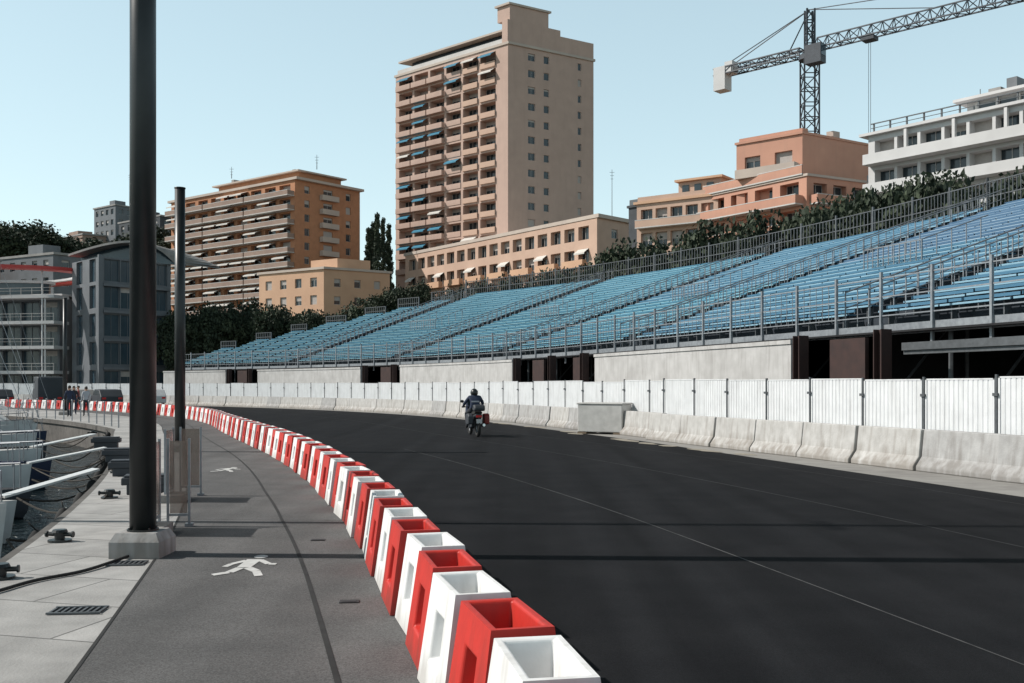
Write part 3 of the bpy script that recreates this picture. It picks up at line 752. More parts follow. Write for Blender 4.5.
# --- clubhouse
b=Bld('clubhouse','white terraced waterfront clubhouse with a thin red roof ring',(-76,123),(-53.6,118.5),(-51.4,128),-.2,'grey','clubhouse')
LL=(b.C-b.L).length;RR=(b.R-b.C).length
fl=[.4,3.3,6.2,9.1]
b.grid(b.L,b.C,-.2,12.2,fl,bays(9,.2,LL-.2,2.3),.1,2.5,.4,'window',('glass','glass','glass','low'),'glassb')
b.plain(b.C,b.R,-.2,12.2);b.plain(b.R,b.D,-.2,12.2);b.plain(b.D,b.L,-.2,12.2)
def deck_mesh(w,d):
    mb=MB(); mb.box((0,-d/2,-.02),(w,d,.36),mi=0); mb.box((0,-d+.05,1.0),(w,.05,.05),mi=1); mb.box((0,-d+.05,.65),(w,.03,.03),mi=1)
    n=int(w/1.4)
    for i in range(n+1): mb.box((-w/2+.05+(w-.1)*i/n,-d+.05,.6),(.04,.04,.8),mi=1)
    return mb.mesh('deck',['wwall','frame'])
dm=deck_mesh(LL+1.5,2.8)
for z in fl[1:]+[12.1]: b.put('terrace',dm,b.L,b.C,LL/2+.5,z)
for k in range(4): b.put('pillar',balc_mesh(.18,.18,12.2,'wwall'),b.L,b.C,2+LL*k/3.3,0.2,-2.4)
b.roof(12.4,th=.2,ov=.5,m='wwall')
q=b.loc((b.L+b.C)/2+Vector((0.5,2.0)),0)
an=math.atan2((b.C-b.L).y,(b.C-b.L).x)
def ering(mb,cx,cy,ra,rb,wd,z0,z1,ang,mi=0,n=56,tilt=.03):
    R=[]
    for i in range(n):
        t=2*math.pi*i/n; row=[]
        for (k,z) in((0,z0),(0,z1),(-wd,z1),(-wd,z0)):
            x=(ra+k)*math.cos(t);y=(rb+k)*math.sin(t)
            row.append(Vector((cx+x*math.cos(ang)-y*math.sin(ang),cy+x*math.sin(ang)+y*math.cos(ang),z+tilt*x)))
        R.append(row)
    for i in range(n):
        a,c=R[i],R[(i+1)%n]
        for j in range(4):
            j2=(j+1)%4; mb.poly([a[j],c[j],c[j2],a[j2]],mi)
def disc(mb,cx,cy,ra,rb,z0,z1,mi,ang,n=36):
    lo=[];hi=[]
    for i in range(n):
        t=2*math.pi*i/n; x=ra*math.cos(t);y=rb*math.sin(t)
        X=cx+x*math.cos(ang)-y*math.sin(ang);Y=cy+x*math.sin(ang)+y*math.cos(ang); lo.append(Vector((X,Y,z0)));hi.append(Vector((X,Y,z1)))
    mb.poly(hi,mi);mb.poly(lo[::-1],mi)
    for i in range(n):
        j=(i+1)%n; mb.poly([lo[i],lo[j],hi[j],hi[i]],mi)
mb=MB(); ering(mb,q.x,q.y,13.5,10.5,1.6,15.0,15.4,an); mkobj('roof_ring',mb.mesh('ring',['redroof']),b.r)
mb=MB(); ering(mb,q.x,q.y,11.8,8.8,.7,15.25,15.5,an); disc(mb,q.x,q.y,9.0,3.4,14.2,14.5,0,an); mkobj('canopy',mb.mesh('canopy',['wwall']),b.r)
mb=MB(); disc(mb,q.x,q.y,8.4,2.9,12.8,14.2,0,an); mkobj('lantern_glazing',mb.mesh('lantern',['glassb']),b.r)
for t in(-2.6,-2.1,-1.57,-1.0,-.5,.4,1.5,2.6):
    x=12.4*math.cos(t);y=9.6*math.sin(t); X=q.x+x*math.cos(an)-y*math.sin(an);Y=q.y+x*math.sin(an)+y*math.cos(an)
    mb=MB(); mb.cyl((X,Y,.2),(X,Y,15.0+.03*x),.12,n=8); mkobj('roof_pillar',mb.mesh('roof_pillar',['wwall']),b.r)
b.done()
# --- distant buildings
def simple_bld(label,L,C,R,zb,zt,m,nb1,nb2,fh=3.0,nf=6,w=1.4):
    b=Bld('apartment_building',label,L,C,R,zb,m,'apartment building')
    LL=(b.C-b.L).length;RR=(b.R-b.C).length; fl=[zt-fh*(i+1) for i in range(nf)]
    b.grid(b.L,b.C,zb,zt,fl,bays(nb1,.4,LL-.4,w),.7,1.5,.3); b.grid(b.C,b.R,zb,zt,fl,bays(nb2,.4,RR-.4,w),.7,1.5,.3)
    b.plain(b.R,b.D,zb,zt);b.plain(b.D,b.L,zb,zt);b.roof(zt,th=.4,ov=.4); b.block('stair_housing',.35,.6,.3,.7,zt+.4,zt+2.4,m); b.done(); return b
simple_bld('distant grey apartment tower on the hillside',(-122,292),(-113,285),(-108,292),15,53,'grey',4,3,3,8)
simple_bld('distant brown apartment block on the hillside',(-140,300),(-122,284),(-114,290),15,44.5,'brickb',6,3,3,6)
simple_bld('distant dark apartment block on the hillside',(-103,262),(-88,250),(-84,256),12,44,'dgrey',6,2,3,7)
simple_bld('distant brown apartment block on the hillside',(-158,282),(-142,270),(-134,280),12,40,'brickb',6,3,3,6)
simple_bld('grey apartment block behind the harbour building',(-92,178),(-78,170),(-73,176),5,24,'grey',5,2,3,5)
simple_bld('brown apartment block behind the clubhouse',(-104,176),(-94,168),(-88,172),5,23,'brickb',4,2,3,5)

# ------------------------------------------------------------ crane
def lattice(mb,A,B,w,h,n,r=.09,tri=False,up=Vector((0,0,1))):
    A=Vector(A);B=Vector(B);d=(B-A).normalized(); sd=d.cross(up).normalized(); u2=sd.cross(d).normalized()
    cs=[(-w/2,0),(w/2,0),(0,h)] if tri else [(-w/2,-h/2),(w/2,-h/2),(w/2,h/2),(-w/2,h/2)]
    off=[sd*a+u2*b_ for a,b_ in cs]; m=len(off)
    for o in off: mb.cyl(A+o,B+o,r*1.3,n=4)
    for i in range(n):
        p=A.lerp(B,i/n);q=A.lerp(B,(i+1)/n)
        for k in range(m):
            k2=(k+1)%m; mb.cyl(p+off[k],p+off[k2],r*.8,n=4,caps=False)
            if i%2: mb.cyl(p+off[k],q+off[k2],r*.8,n=4,caps=False)
            else: mb.cyl(p+off[k2],q+off[k],r*.8,n=4,caps=False)
cr=root('tower_crane','dark lattice tower crane with pale counterweight above the rooftops','crane',(38.7,130,10))
jd=Vector((17,-16,0)).normalized()
mb=MB(); lattice(mb,(0,0,0),(0,0,34),1.9,1.9,18,.10,up=Vector((1,0,0))); mkobj('mast',mb.mesh('mast',['cranem']),cr)
mb=MB(); lattice(mb,(0,0,34.6),(0,0,40.6),1.0,1.0,4,.11,up=Vector((1,0,0))); mb.cyl((0,0,34),(0,0,34.6),1.4,n=12); mb.cyl((0,0,35.5),-jd*3+Vector((0,0,35.6)),.1,n=4); mb.cyl((0,0,40.6),-jd*3+Vector((0,0,35.6)),.1,n=4); mkobj('tower_head',mb.mesh('head',['cranem']),cr)
mb=MB(); lattice(mb,jd*1+Vector((0,0,35.2)),jd*50+Vector((0,0,35.2)),1.5,1.5,34,.08,tri=True); mkobj('jib',mb.mesh('jib',['cranem']),cr)
mb=MB(); lattice(mb,-jd*1+Vector((0,0,35.2)),-jd*14+Vector((0,0,35.2)),1.6,.9,9,.09); mkobj('counter_jib',mb.mesh('cj',['cranem']),cr)
mb=MB(); an=math.atan2(jd.y,jd.x)
mb.rbox(tuple(-jd*13+Vector((0,0,34.2))),(1.8,1.8,3.2),an); mb.rbox(tuple(-jd*11.6+Vector((0,0,35.5))),(1.2,1.6,1.6),an,); mkobj('counterweight',mb.mesh('cw',['wwall']),cr)
mb=MB(); sdv=Vector((-jd.y,jd.x,0)); mb.rbox(tuple(jd*1.6-sdv*1.7+Vector((0,0,34.0))),(2.2,1.5,2.4),an,0); mb.rbox(tuple(jd*2.72-sdv*1.7+Vector((0,0,34.4))),(.06,1.3,1.4),an,1); mkobj('cab',mb.mesh('cab',['cranem','glassb']),cr)
top=Vector((0,0,40.6))
for k in(-.6,.6):
    mb=MB(); mb.cyl(top,-jd*13+sdv*k+Vector((0,0,35.6)),.07,n=4); mkobj('tie_bar',mb.mesh('tie',['cranem']),cr)
for q in(16,34):
    mb=MB(); mb.cyl(top,jd*q+Vector((0,0,36.7)),.06,n=4); mkobj('tie_bar',mb.mesh('tie',['cranem']),cr)
mb=MB(); tp=jd*8+Vector((0,0,34.9)); mb.rbox(tuple(tp),(1.6,1.5,.5),an)
for k in(-.3,.3): mb.cyl(tp+sdv*k,tp+sdv*k+Vector((0,0,-17)),.03,n=4)
mb.rbox(tuple(tp+Vector((0,0,-17.4))),(.5,.4,.8),an); mkobj('hook_block',mb.mesh('hook',['cranem']),cr)

for (x,y,z0,z1) in ((18.2,182,20,41),(-109,285,53,62),(-40,205,46,49),(-60,214,46,48.5)):
    mb=MB(); mb.cyl((0,0,0),(0,0,z1-z0),.09,.04,n=6)
    for k in range(3): mb.box((0,0,z1-z0-.5-k*.6),(.9-.2*k,.05,.05))
    root('antenna_mast','thin grey antenna mast above the rooftops','antenna',(x,y,z0),me=mb.mesh('antenna',['dgalv']))

# ------------------------------------------------------------ trees
def tree_mesh(seed,rx,rz,nclump,leaf,nper,shape='round'):
    random.seed(seed); mb=MB()
    cl=[]
    for i in range(nclump):
        while 1:
            x,y,z=U(-1,1),U(-1,1),U(-1,1)
            if .15<x*x+y*y+z*z<1:break
        if shape=='cone':
            z=-1+2*(i+.5)/nclump; a_=U(0,6.28); f=(1-(z+1)/2)**.7*.5+.03; x=f*math.cos(a_)*U(.3,1);y=f*math.sin(a_)*U(.3,1)
        cl.append((x*rx,y*rx,z*rz,U(.16,.34)*rx*(.9 if shape=='cone' else 1),random.choice((0,0,1))))
    for(cx,cy,cz,r,mi) in cl:
        for k in range(nper):
            d=Vector((random.gauss(0,1),random.gauss(0,1),random.gauss(0,.75))); d=d/max(.2,d.length)*r*U(.35,1.1)
            c=Vector((cx,cy,cz))+d; a=Vector((U(-1,1),U(-1,1),U(-.5,1))).normalized(); b_=a.orthogonal().normalized(); b_=(Matrix.Rotation(U(0,6.28),3,a)@b_); c_=a.cross(b_)
            l=leaf*U(.6,1.4)
            mb.poly([c-b_*l,c+c_*l*.55,c+b_*l,c-c_*l*.55],mi if rnd()>.15 else 1-mi)
    return mb.mesh('crown',['leafA','leafB'],),cl
protos=[]
for i,(rx,rz,n,sh) in enumerate(((3.4,2.6,46,'round'),(3.0,3.0,42,'round'),(3.9,2.3,50,'round'),(1.3,4.2,60,'cone'))):
    me,cl=tree_mesh(100+i,rx,rz,n,.19 if sh=='round' else .11,125 if sh=='round' else 200,sh)
    H=9-rz if sh=='round' else 5.2
    mb=MB(); mb.cyl((0,0,-1.5),(.1,.05,H*.5),.30,.22,n=8); mb.cyl((.1,.05,H*.5),(0,0,H),.22,.12,n=8)
    for c in cl[::4]: mb.cyl((0.05,0,H*.72),(c[0]*.8,c[1]*.8,H+c[2]*.7),.08,.03,n=5)
    protos.append((me,mb.mesh('trunk',['bark']),H))
random.seed(11)
tlab=['broad dense dark green tree growing behind the grandstand','broad dense dark green tree growing beside the apartment blocks','narrow dark cypress tree beside the apartment blocks']
def tree(kind,x,y,ztop,lab,sc=None,zb=None):
    me,tr,H=protos[kind]; zz=terr(x,y) if zb is None else zb; tot=H+(3.0,3.4,2.7,4.4)[kind]
    s=(ztop-zz)/tot
    r=root('cypress_tree' if kind==3 else 'tree',lab,'tree',(x,y,zz),U(0,6.28),'trees on the slope'); w=sc or s
    r.scale=(w,w,s)
    mkobj('trunk',tr,r); mkobj('crown',me,r,(0,0,H))
for s_,yt in zip([46,50,54,57.5,61,64.5,68,71,74.5,78,81,84.5,88,92,96,101,105],[160,160,160,162,170,173,180,190,198,212,224,230,242,257,263,273,283]):
    p=P(s_,U(28,32)); tree(random.choice((0,1,2)),p.x,p.y,1.8+(385-yt)*p.y/1000+U(-.25,.25),tlab[0],U(.85,1.05))
for px,d,yt in((186,118,310),(203,122,306),(222,119,307),(243,123,302),(262,120,304),(283,124,308),(303,121,309),(322,125,314),(345,128,312),(362,124,306),(173,116,318),(380,150,292),(398,152,286),(415,150,284)):
    tree(random.choice((0,1,2)),(px-512)*d/1000,d,1.8+(385-yt)*d/1000,tlab[1],U(.85,1.1))
for px,d,yt in((369,190,228),(377,186,213),(383,188,218),(389,193,224),(373,192,222)):
    tree(3,(px-512)*d/1000,d,1.8+(385-yt)*d/1000,tlab[2],U(1.2,1.6))
for px,d,yt in((8,240,232),(22,236,222),(38,240,230),(60,244,236),(75,250,240),(92,252,236),(140,250,232),(156,244,226),(166,240,238),(118,246,240),(5,260,228),(-12,240,226)):
    tree(random.choice((0,1,2)),(px-512)*d/1000,d,1.8+(385-yt)*d/1000,'dense dark tree on the distant hillside',U(2.0,2.8))
for px,d,yt in((800,112,212),(835,108,200),(870,102,190),(900,98,184),(935,94,180)):
    tree(random.choice((0,1,2)),(px-512)*d/1000,d,1.8+(385-yt)*d/1000,tlab[1],U(1.0,1.3))

# ------------------------------------------------------------ lamp posts
def lamp(px,d,H,r,lab):
    x=(px-512)*d/1000
    o=root('lamp_post',lab,'lamp post',(x,d,0),0,'black posts along the promenade')
    mb=MB(); mb.cyl((0,0,.27),(0,0,H),r,r*.97,n=32); mb.cyl((0,0,H),(0,0,H+.03),r*1.06,n=32); pl=mkobj('pole',mb.mesh('pole',['black'],smooth=False),o)
    for p in pl.data.polygons: p.use_smooth=len(p.vertices)==4
    mb=MB(); mb.cyl((0,0,.25),(0,0,.28),r*1.2,n=24)
    for k in range(4): mb.cyl((r*1.1*math.cos(k*1.57+.78),r*1.1*math.sin(k*1.57+.78),.28),(r*1.1*math.cos(k*1.57+.78),r*1.1*math.sin(k*1.57+.78),.30),.012,n=6)
    mkobj('flange',mb.mesh('flange',['black']),o)
    mb=MB(); w=.26; t=.21
    for z0,z1,a,b_ in((0,.17,w,w),(.17,.26,w,t)):
        lo=[Vector((sx*a,sy*a,z0)) for sx,sy in((-1,-1),(1,-1),(1,1),(-1,1))];hi=[Vector((sx*b_,sy*b_,z1)) for sx,sy in((-1,-1),(1,-1),(1,1),(-1,1))]
        for i in range(4):
            j=(i+1)%4; mb.poly([lo[i],lo[j],hi[j],hi[i]])
    mb.poly(hi)
    mkobj('plinth',mb.mesh('plinth',['jersey2'],fix=True),o); 
lamp(143,10.6,10.2,.135,'tall black cylindrical post on a square concrete plinth')
lamp(180,27.0,7.1,.14,'tall slim black cylindrical post beside the promenade')
lamp(65,60,7.0,.12,'tall slim black cylindrical post beside the promenade')

# ------------------------------------------------------------ glass gates
def gate(x,y,ang,L,lab):
    r=root('glass_gate',lab,'gate',(x,y,0),ang,'glass gates at the quay edge')
    mb=MB()
    for sx in(-1,1): mb.box((sx*L/2,0,.56),(.03,.03,1.12)); mb.box((sx*L/2,0,.02),(.10,.10,.04))
    mb.box((0,0,.15),(L-.03,.03,.03)); mkobj('frame',mb.mesh('frame',['galv']),r)
    mb=MB(); mb.box((0,0,.63),(L-.05,.015,.92)); mkobj('panel',mb.mesh('panel',['tint']),r)
gate(-4.40,12.25,math.radians(97),.72,'clear bronze-tinted glass panel between slim posts')
gate(-4.24,12.72,math.radians(10),.26,'narrow bronze-tinted glass panel between slim posts')
gate(-5.38,15.7,math.radians(99),.7,'clear bronze-tinted glass panel between slim posts')
gate(-5.22,16.25,math.radians(8),.32,'narrow bronze-tinted glass panel between slim posts')
for k,(x,y) in enumerate(((-4.33,12.0),(-5.25,15.5))):
    mb=MB(); mb.rbox((0,0,.06),(.38,.6,.12),.1); root('concrete_block','low pale concrete block set beside the glass gate','concrete block',(x,y,0),me=mb.mesh('block',['jersey2']))

# ------------------------------------------------------------ pictogram, grates, cable
def picto(s,o,sc):
    c=LB(s,o); a=ANG(s)-math.pi/2-.2; f=Vector((math.cos(a+math.pi/2),math.sin(a+math.pi/2),0)); rt=Vector((math.cos(a),math.sin(a),0)); mb=MB()
    def q(x,y): return c+rt*x*.95*sc+f*y*1.25*sc+Vector((0,0,.005))
    def bar(x0,y0,x1,y1,w,w2=None):
        w2=w2 or w; d=Vector((x1-x0,y1-y0)).normalized(); n=Vector((-d.y,d.x))
        mb.poly([q(x0-n.x*w,y0-n.y*w),q(x0+n.x*w,y0+n.y*w),q(x1+n.x*w2,y1+n.y*w2),q(x1-n.x*w2,y1-n.y*w2)])
    mb.poly([q(.09+.095*math.cos(t*.449),1.04+.10*math.sin(t*.449)) for t in range(14)])
    bar(.03,.88,-.03,.42,.10,.09)
    bar(.11,.84,.26,.60,.045);bar(.265,.595,.36,.58,.042); bar(-.07,.82,-.22,.64,.045);bar(-.225,.635,-.28,.48,.042)
    bar(.03,.40,.16,.22,.06);bar(.165,.215,.24,-.04,.052); bar(-.07,.40,-.16,.18,.06);bar(-.165,.175,-.34,.06,.052)
    mb.v=[(x,y,z+i*2e-5) for i,(x,y,z) in enumerate(mb.v)]
    struct('pedestrian_marking',mb.mesh('picto',['linew']))
picto(26.2,-1.22,.80); picto(38.0,-1.42,.80)
def grate(x,y,ang,L,W_):
    mb=MB(); mb.box((0,0,.002),(L,W_,.006),mi=1)
    n=int(L/.045)
    for i in range(n+1): mb.box((-L/2+L*i/n,0,.010),(.018,W_-.05,.01))
    for yy in(-W_/2,W_/2,): mb.box((0,yy,.010),(L+.03,.025,.014))
    root('drain_grate','rusty slotted drain grate set in the pavement','drain grate',(x,y,.002),ang,me=mb.mesh('grate',['dgalv','dark']))
grate(-3.45,7.95,math.radians(5),.38,.22); grate(-3.87,10.05,math.radians(5),.34,.2)
for(x,y) in((-2.25,11.6),(-1.35,8.3)):
    mb=MB(); mb.rbox((0,0,.002),(.16,.11,.006),.1); mb.rbox((0,0,.006),(.12,.08,.004),.1)
    root('access_cover','small metal access cover flush in the asphalt','access cover',(x,y,.003),me=mb.mesh('cover',['linef']))
def curve_pts(pts,n=8):
    out=[]
    P_=[Vector(pts[0])]+[Vector(p) for p in pts]+[Vector(pts[-1])]
    for i in range(1,len(P_)-2):
        for k in range(n):
            t=k/n;a,b_,c,d=P_[i-1],P_[i],P_[i+1],P_[i+2]
            out.append(.5*((2*b_)+(c-a)*t+(2*a-5*b_+4*c-d)*t*t+(3*b_-a-3*c+d)*t*t*t))
    out.append(P_[-1]); return out
mb=MB(); mb.tube(curve_pts([(-4.9,8.2,.02),(-4.5,8.5,.02),(-4.35,9.1,.02),(-4.1,9.6,.02),(-3.97,10.35,.03)]),.016,6)
root('power_cable','black cable snaking across the pale pavement','cable',me=mb.mesh('cable',['rubber'],smooth=True))

# ------------------------------------------------------------ bollards, boxes, ropes
mb=MB(); mb.cyl((0,0,0),(0,0,.025),.13,n=20); mb.cyl((0,0,.025),(0,0,.11),.055,.06,n=16); mb.cyl((0,0,.11),(0,0,.14),.09,.075,n=16); mb.cyl((-.15,0,.085),(.15,0,.085),.024,n=12); mb.cyl((-.165,0,.085),(-.145,0,.085),.036,n=10); mb.cyl((.145,0,.085),(.165,0,.085),.036,n=10)
bol=mb.mesh('bollard',['black'])
bpos=[(-4.76,9.3),(-5.2,11.5),(-6.4,15.9),(-8.1,20.5),(-10.0,25),(-12.5,30.5),(-15.1,36)]
for k,(x,y) in enumerate(bpos):
    root('mooring_bollard','squat black iron mooring bollard on the quay edge','mooring bollard',(x,y,.0),U(-.3,.3),'mooring bollards along the quay',me=bol)
mb=MB(); mb.box((0,0,.08),(.62,.36,.16)); mb.box((0,0,.22),(.78,.42,.12)); mb.box((0,0,.30),(.7,.36,.04))
sb=mb.mesh('service_box',['dgrey'],fix=False)
for x,y in((-6.05,16.6),(-7.6,19.9),(-9.2,23.5),(-11.6,28.6)):
    o=root('service_box','low dark grey service box on the quay','utility box',(x,y,0),math.radians(15),'service boxes on the quay',me=sb); bevel(o,.015)
mb=MB(); mb.ell((0,0,-.45),(.16,.16,.38),12,8); mb.cyl((0,0,-.1),(0.1,0,.02),.012,n=5); qf=mb.mesh('quay_fender',['rubber'],smooth=True)
for s_ in srange(26,60,2.6):
    p=LB(s_,-QW(s_)-.28); root('quay_fender','black rubber fender hung on the quay wall','fender',(p.x,p.y,-.02),U(0,6),'fenders along the quay wall',me=qf)

# ------------------------------------------------------------ boats
def boat_mesh(L,B,H,hm='hull'):
    mb=MB(); n=10; rings=[]
    for i in range(n+1):
        t=i/n; x=L*t; wd=B/2*(1-max(0,(t-.35)/.65)**2.2)*(.85+.15*min(1,t/.2)); sh=H*(1+.35*t*t); keel=-.35*(1-max(0,(t-.7)/.3)**2)
        rings.append([(x,-wd,sh),(x*.985,-wd*.85,.15),(x*.97,0,keel),(x*.985,wd*.85,.15),(x,wd,sh)])
    for r_ in rings: mb.v+=r_
    for i in range(n):
        for j in range(4): mb.f.append((i*5+j,i*5+j+1,(i+1)*5+j+1,(i+1)*5+j)); mb.m.append(0)
    mb.f.append((0,1,2,3,4)); mb.m.append(0)
    i0=len(mb.v)
    for r_ in rings: mb.v+=[(r_[0][0],r_[0][1]*.97,r_[0][2]-.06),(r_[4][0],r_[4][1]*.97,r_[4][2]-.06)]
    for i in range(n): mb.f.append((i0+2*i,i0+2*i+1,i0+2*i+3,i0+2*i+2)); mb.m.append(1)
    return mb.mesh('hull',[hm,'wood'],fix=False)
def boat(x,y,ang,L,B,H,mast,lab,canvas='navy',hm='hull'):
    r=root('sailing_boat' if mast else 'motor_boat',lab,'boat',(x,y,-1.15),ang,'boats moored at the quay')
    mkobj('hull',boat_mesh(L,B,H,hm),r)
    mb=MB(); prof=[(.3,H-.05),(L*.22,H+.75),(L*.5,H+.75),(L*.66,H+.05)]
    n=len(prof); 
    for sx in(-1,1):
        pts=[(x_,sx*B*.28,z_) for x_,z_ in prof]; mb.poly(pts if sx<0 else pts[::-1])
    for i in range(n-1): mb.poly([(prof[i][0],-B*.28,prof[i][1]),(prof[i+1][0],-B*.28,prof[i+1][1]),(prof[i+1][0],B*.28,prof[i+1][1]),(prof[i][0],B*.28,prof[i][1])])
    mkobj('cabin',mb.mesh('cabin',['hull']),r)
    for sx in(-1,1):
        mb=MB(); mb.box((L*.38,sx*(B*.28+.006),H+.42),(L*.26,.01,.28)); mkobj('window',mb.mesh('window',['glass']),r)
    for sx in(-1,1):
        mb=MB(); pr=[]
        for t in(.1,.3,.5,.7,.85,.95):
            wd=B/2*(1-max(0,(t-.35)/.65)**2.2)*.93; z=H*(1+.35*t*t); pr.append(Vector((L*t,sx*wd,z+.55))); mb.cyl((L*t,sx*wd,z-.05),(L*t,sx*wd,z+.55),.015,n=5)
        mb.tube(pr,.015,5)
        mkobj('railing',mb.mesh('railing',['galv']),r)
    mb=MB(); mb.cyl((.2,0,H+1.0),(L*.4,0,H+1.1),.14,.18,n=10); mb.box((L*.12,0,H+.4),(L*.2,B*.6,.3)); mkobj('canvas_cover',mb.mesh('cover',[canvas]),r)
    for t in(.25,.5,.7):
        wd=B/2*(1-max(0,(t-.35)/.65)**2.2)
        mb=MB(); mb.ell((L*t,-wd-.12,H*.55),(.12,.12,.34),10,8); mkobj('fender',mb.mesh('fender',['navy'],smooth=True),r)
    if mast:
        mb=MB(); mb.cyl((L*.45,0,H),(L*.45,0,H+mast),.085,.06,n=10)
        for f in(.3,.82): mb.box((L*.45,0,H+mast*f),(.06,.9,.04))
        mb.cyl((L*.45,0,H+mast),(L*.98,0,H*1.3),.012,n=4); mb.cyl((L*.45,0,H+mast),(.1,0,H),.012,n=4)
        mkobj('mast',mb.mesh('mast',['galv']),r)
    return r
bl=[(13.6,.03,9.0,2.9,1.0,17,-.505,'white sailing boat with a tall mast moored bow to the quay','navy','hull'),
(18.6,.02,7.5,2.3,.6,0,-.495,'low white motor boat moored bow to the quay','shirt','hull'),
(22.2,.0,6.5,1.9,.5,0,-.48,'small dark-hulled motor boat moored at the quay','navy','dgrey'),
(25.5,.0,8,2.4,.7,0,-.48,'white motor boat with a navy cover','navy','hull'),
(28.6,-.03,7,2.1,.6,0,-.46,'small navy-hulled boat moored at the quay','navy','navy'),
(32,-.05,7.5,2.4,.7,0,-.47,'small white boat with a navy cover','navy','hull'),
(35.5,-.06,7,2.1,.6,0,-.465,'small dark-hulled motor boat moored at the quay','shirt','dgrey'),
(39.5,-.1,8,2.6,.8,10,-.475,'white sailing boat moored at the quay','navy','hull'),
(44,-.15,7,2.3,.7,9,-.465,'small navy-hulled sailing boat moored at the quay','navy','navy'),
(49,-.2,8,2.6,.8,0,-.475,'small white motor boat moored at the quay','navy','hull'),
(55,-.3,8,2.8,.8,11,-.47,'small white sailing boat moored at the quay','shirt','hull')]
for (y,a,L,B,H,mast,kx,lab,cv,hm) in bl:
    bx=kx*y; boat(bx-L*math.cos(a),y-L*math.sin(a),a,L,B,H,mast,lab,cv,hm)
for (x,y,m_) in ((-34.5,74,13),(-40.5,80,16),(-43,77,14)):
    boat(x-7,y-2,math.radians(10),8,2.6,.9,m_,'distant white sailing boat with a thin bare mast','navy','hull')
def bowp(i): 
    y=bl[i][0]; return (bl[i][6]*y+.0,y,-.3)
ropes=[((-6.4,15.9,.08),bowp(0)),((-6.4,15.9,.08),bowp(1)),((-5.2,11.5,.08),bowp(0)),((-8.1,20.5,.08),bowp(1)),((-8.1,20.5,.08),bowp(2)),((-8.1,20.5,.08),bowp(3)),((-10,25,.08),bowp(2)),((-10,25,.08),bowp(3)),((-10,25,.08),bowp(4)),((-12.5,30.5,.08),bowp(4)),((-12.5,30.5,.08),bowp(5)),((-12.5,30.5,.08),bowp(6)),((-15.1,36,.08),bowp(6)),((-15.1,36,.08),bowp(7))]
for a,b_ in ropes:
    a=Vector(a);b_=Vector(b_); mb=MB(); pts=[a.lerp(b_,t/8)-Vector((0,0,.3*math.sin(math.pi*t/8))) for t in range(9)]; mb.tube(pts,.018,5)
    root('mooring_rope','dark mooring rope slung from the quay to a boat','rope',tuple(a),group='mooring ropes',me=mb.mesh('rope',['rope'],off=tuple(a)))
def gangway(a,b_,lab):
    a=Vector(a);b_=Vector(b_); r=root('gangway',lab,'gangway',tuple(a),0,'boarding gangways'); d=(b_-a);dn=d.normalized(); sd=dn.cross(Vector((0,0,1))).normalized(); up=sd.cross(dn)
    mb=MB(); mb.box(tuple(d*.5),(d.length,.3,.04),(dn,sd,up)); mkobj('plank',mb.mesh('plank',['hull']),r)
gangway((-8.4,20.2,.1),(-9.6,18.8,-.3),'pale boarding gangway from the quay to a motor boat'); gangway((-10.9,26.8,.12),(-12.4,25.6,-.2),'pale boarding gangway from the quay to a motor boat')
gangway((-14.3,34.2,.12),(-15.5,32.3,-.2),'pale boarding gangway from the quay to a motor boat')
mb=MB(); mb.cyl((0,0,0),(0,0,1.0),.03,n=6); mb.ell((0,0,1.02),(.05,.05,.05),8,6)
stm=mb.mesh('stanchion',['galv'])
for i,s_ in enumerate(srange(62,100,2.2)):
    p=LB(s_,-QW(s_)+.35); root('railing_post','slim grey metal post at the quay edge','post',tuple(p),0,'posts along the quay edge',me=stm)

# ------------------------------------------------------------ vehicles
def wheel_mesh(r,w):
    mb=MB(); mb.torus((0,0,0),r*.78,r*.22,'x',18,8,0); mb.cyl((-w*.3,0,0),(w*.3,0,0),r*.62,n=14,mi=1); return mb.mesh('wheel',['rubber','chrome'])
def car(x,y,ang,prof,glassp,Wd_,L,wr,m,lab,name,cat):
    r=root(name,lab,cat,(x,y,0),ang)
    mb=MB(); mb.extr(prof,-Wd_/2,Wd_/2); o=mkobj('body',mb.mesh('body',[m],fix=True),r); bevel(o,.07,3)
    for gp in glassp:
        mb=MB(); mb.extr(gp,-Wd_/2-.008,Wd_/2+.008); mkobj('window',mb.mesh('window',['glass']),r)
    wm=wheel_mesh(wr,.2)
    for sx in(-1,1):
        for yy in(-L*.31,L*.32): mkobj('wheel',wm,r,(sx*(Wd_/2-.08),yy,wr))
    for yy,mm,nm in((L/2+.005,'frame','headlight'),(-L/2-.005,'tail','tail_light')):
        for sx in(-1,1):
            mb=MB(); mb.box((0,0,0),(.3,.05,.16)); mkobj(nm,mb.mesh(nm,[mm]),r,(sx*(Wd_/2-.25),yy,.72))
carp=[(-2.1,.28),(-2.12,.85),(-1.95,1.0),(-1.45,1.42),(.1,1.46),(.85,1.0),(1.95,.88),(2.1,.6),(2.1,.28)]
carg=[[(-1.6,1.0),(-1.3,1.36),(-.45,1.38),(-.45,1.0)],[(-.35,1.0),(-.35,1.38),(.05,1.38),(.6,1.0)]]
vanp=[(-2.7,.35),(-2.7,2.35),(-2.55,2.5),(1.2,2.5),(1.9,1.5),(2.6,1.25),(2.7,.9),(2.7,.35)]
vang=[[(.4,1.5),(.4,2.15),(1.15,2.15),(1.6,1.5)]]
car(-39.5,85,math.radians(30),vanp,vang,1.9,5.4,.34,'dgrey','dark panel van parked beyond the barriers','parked_van','van')
car(-33.5,82.5,math.radians(35),carp,carg,1.75,4.2,.31,'dgrey','dark hatchback parked near the hoarding','parked_car','car')
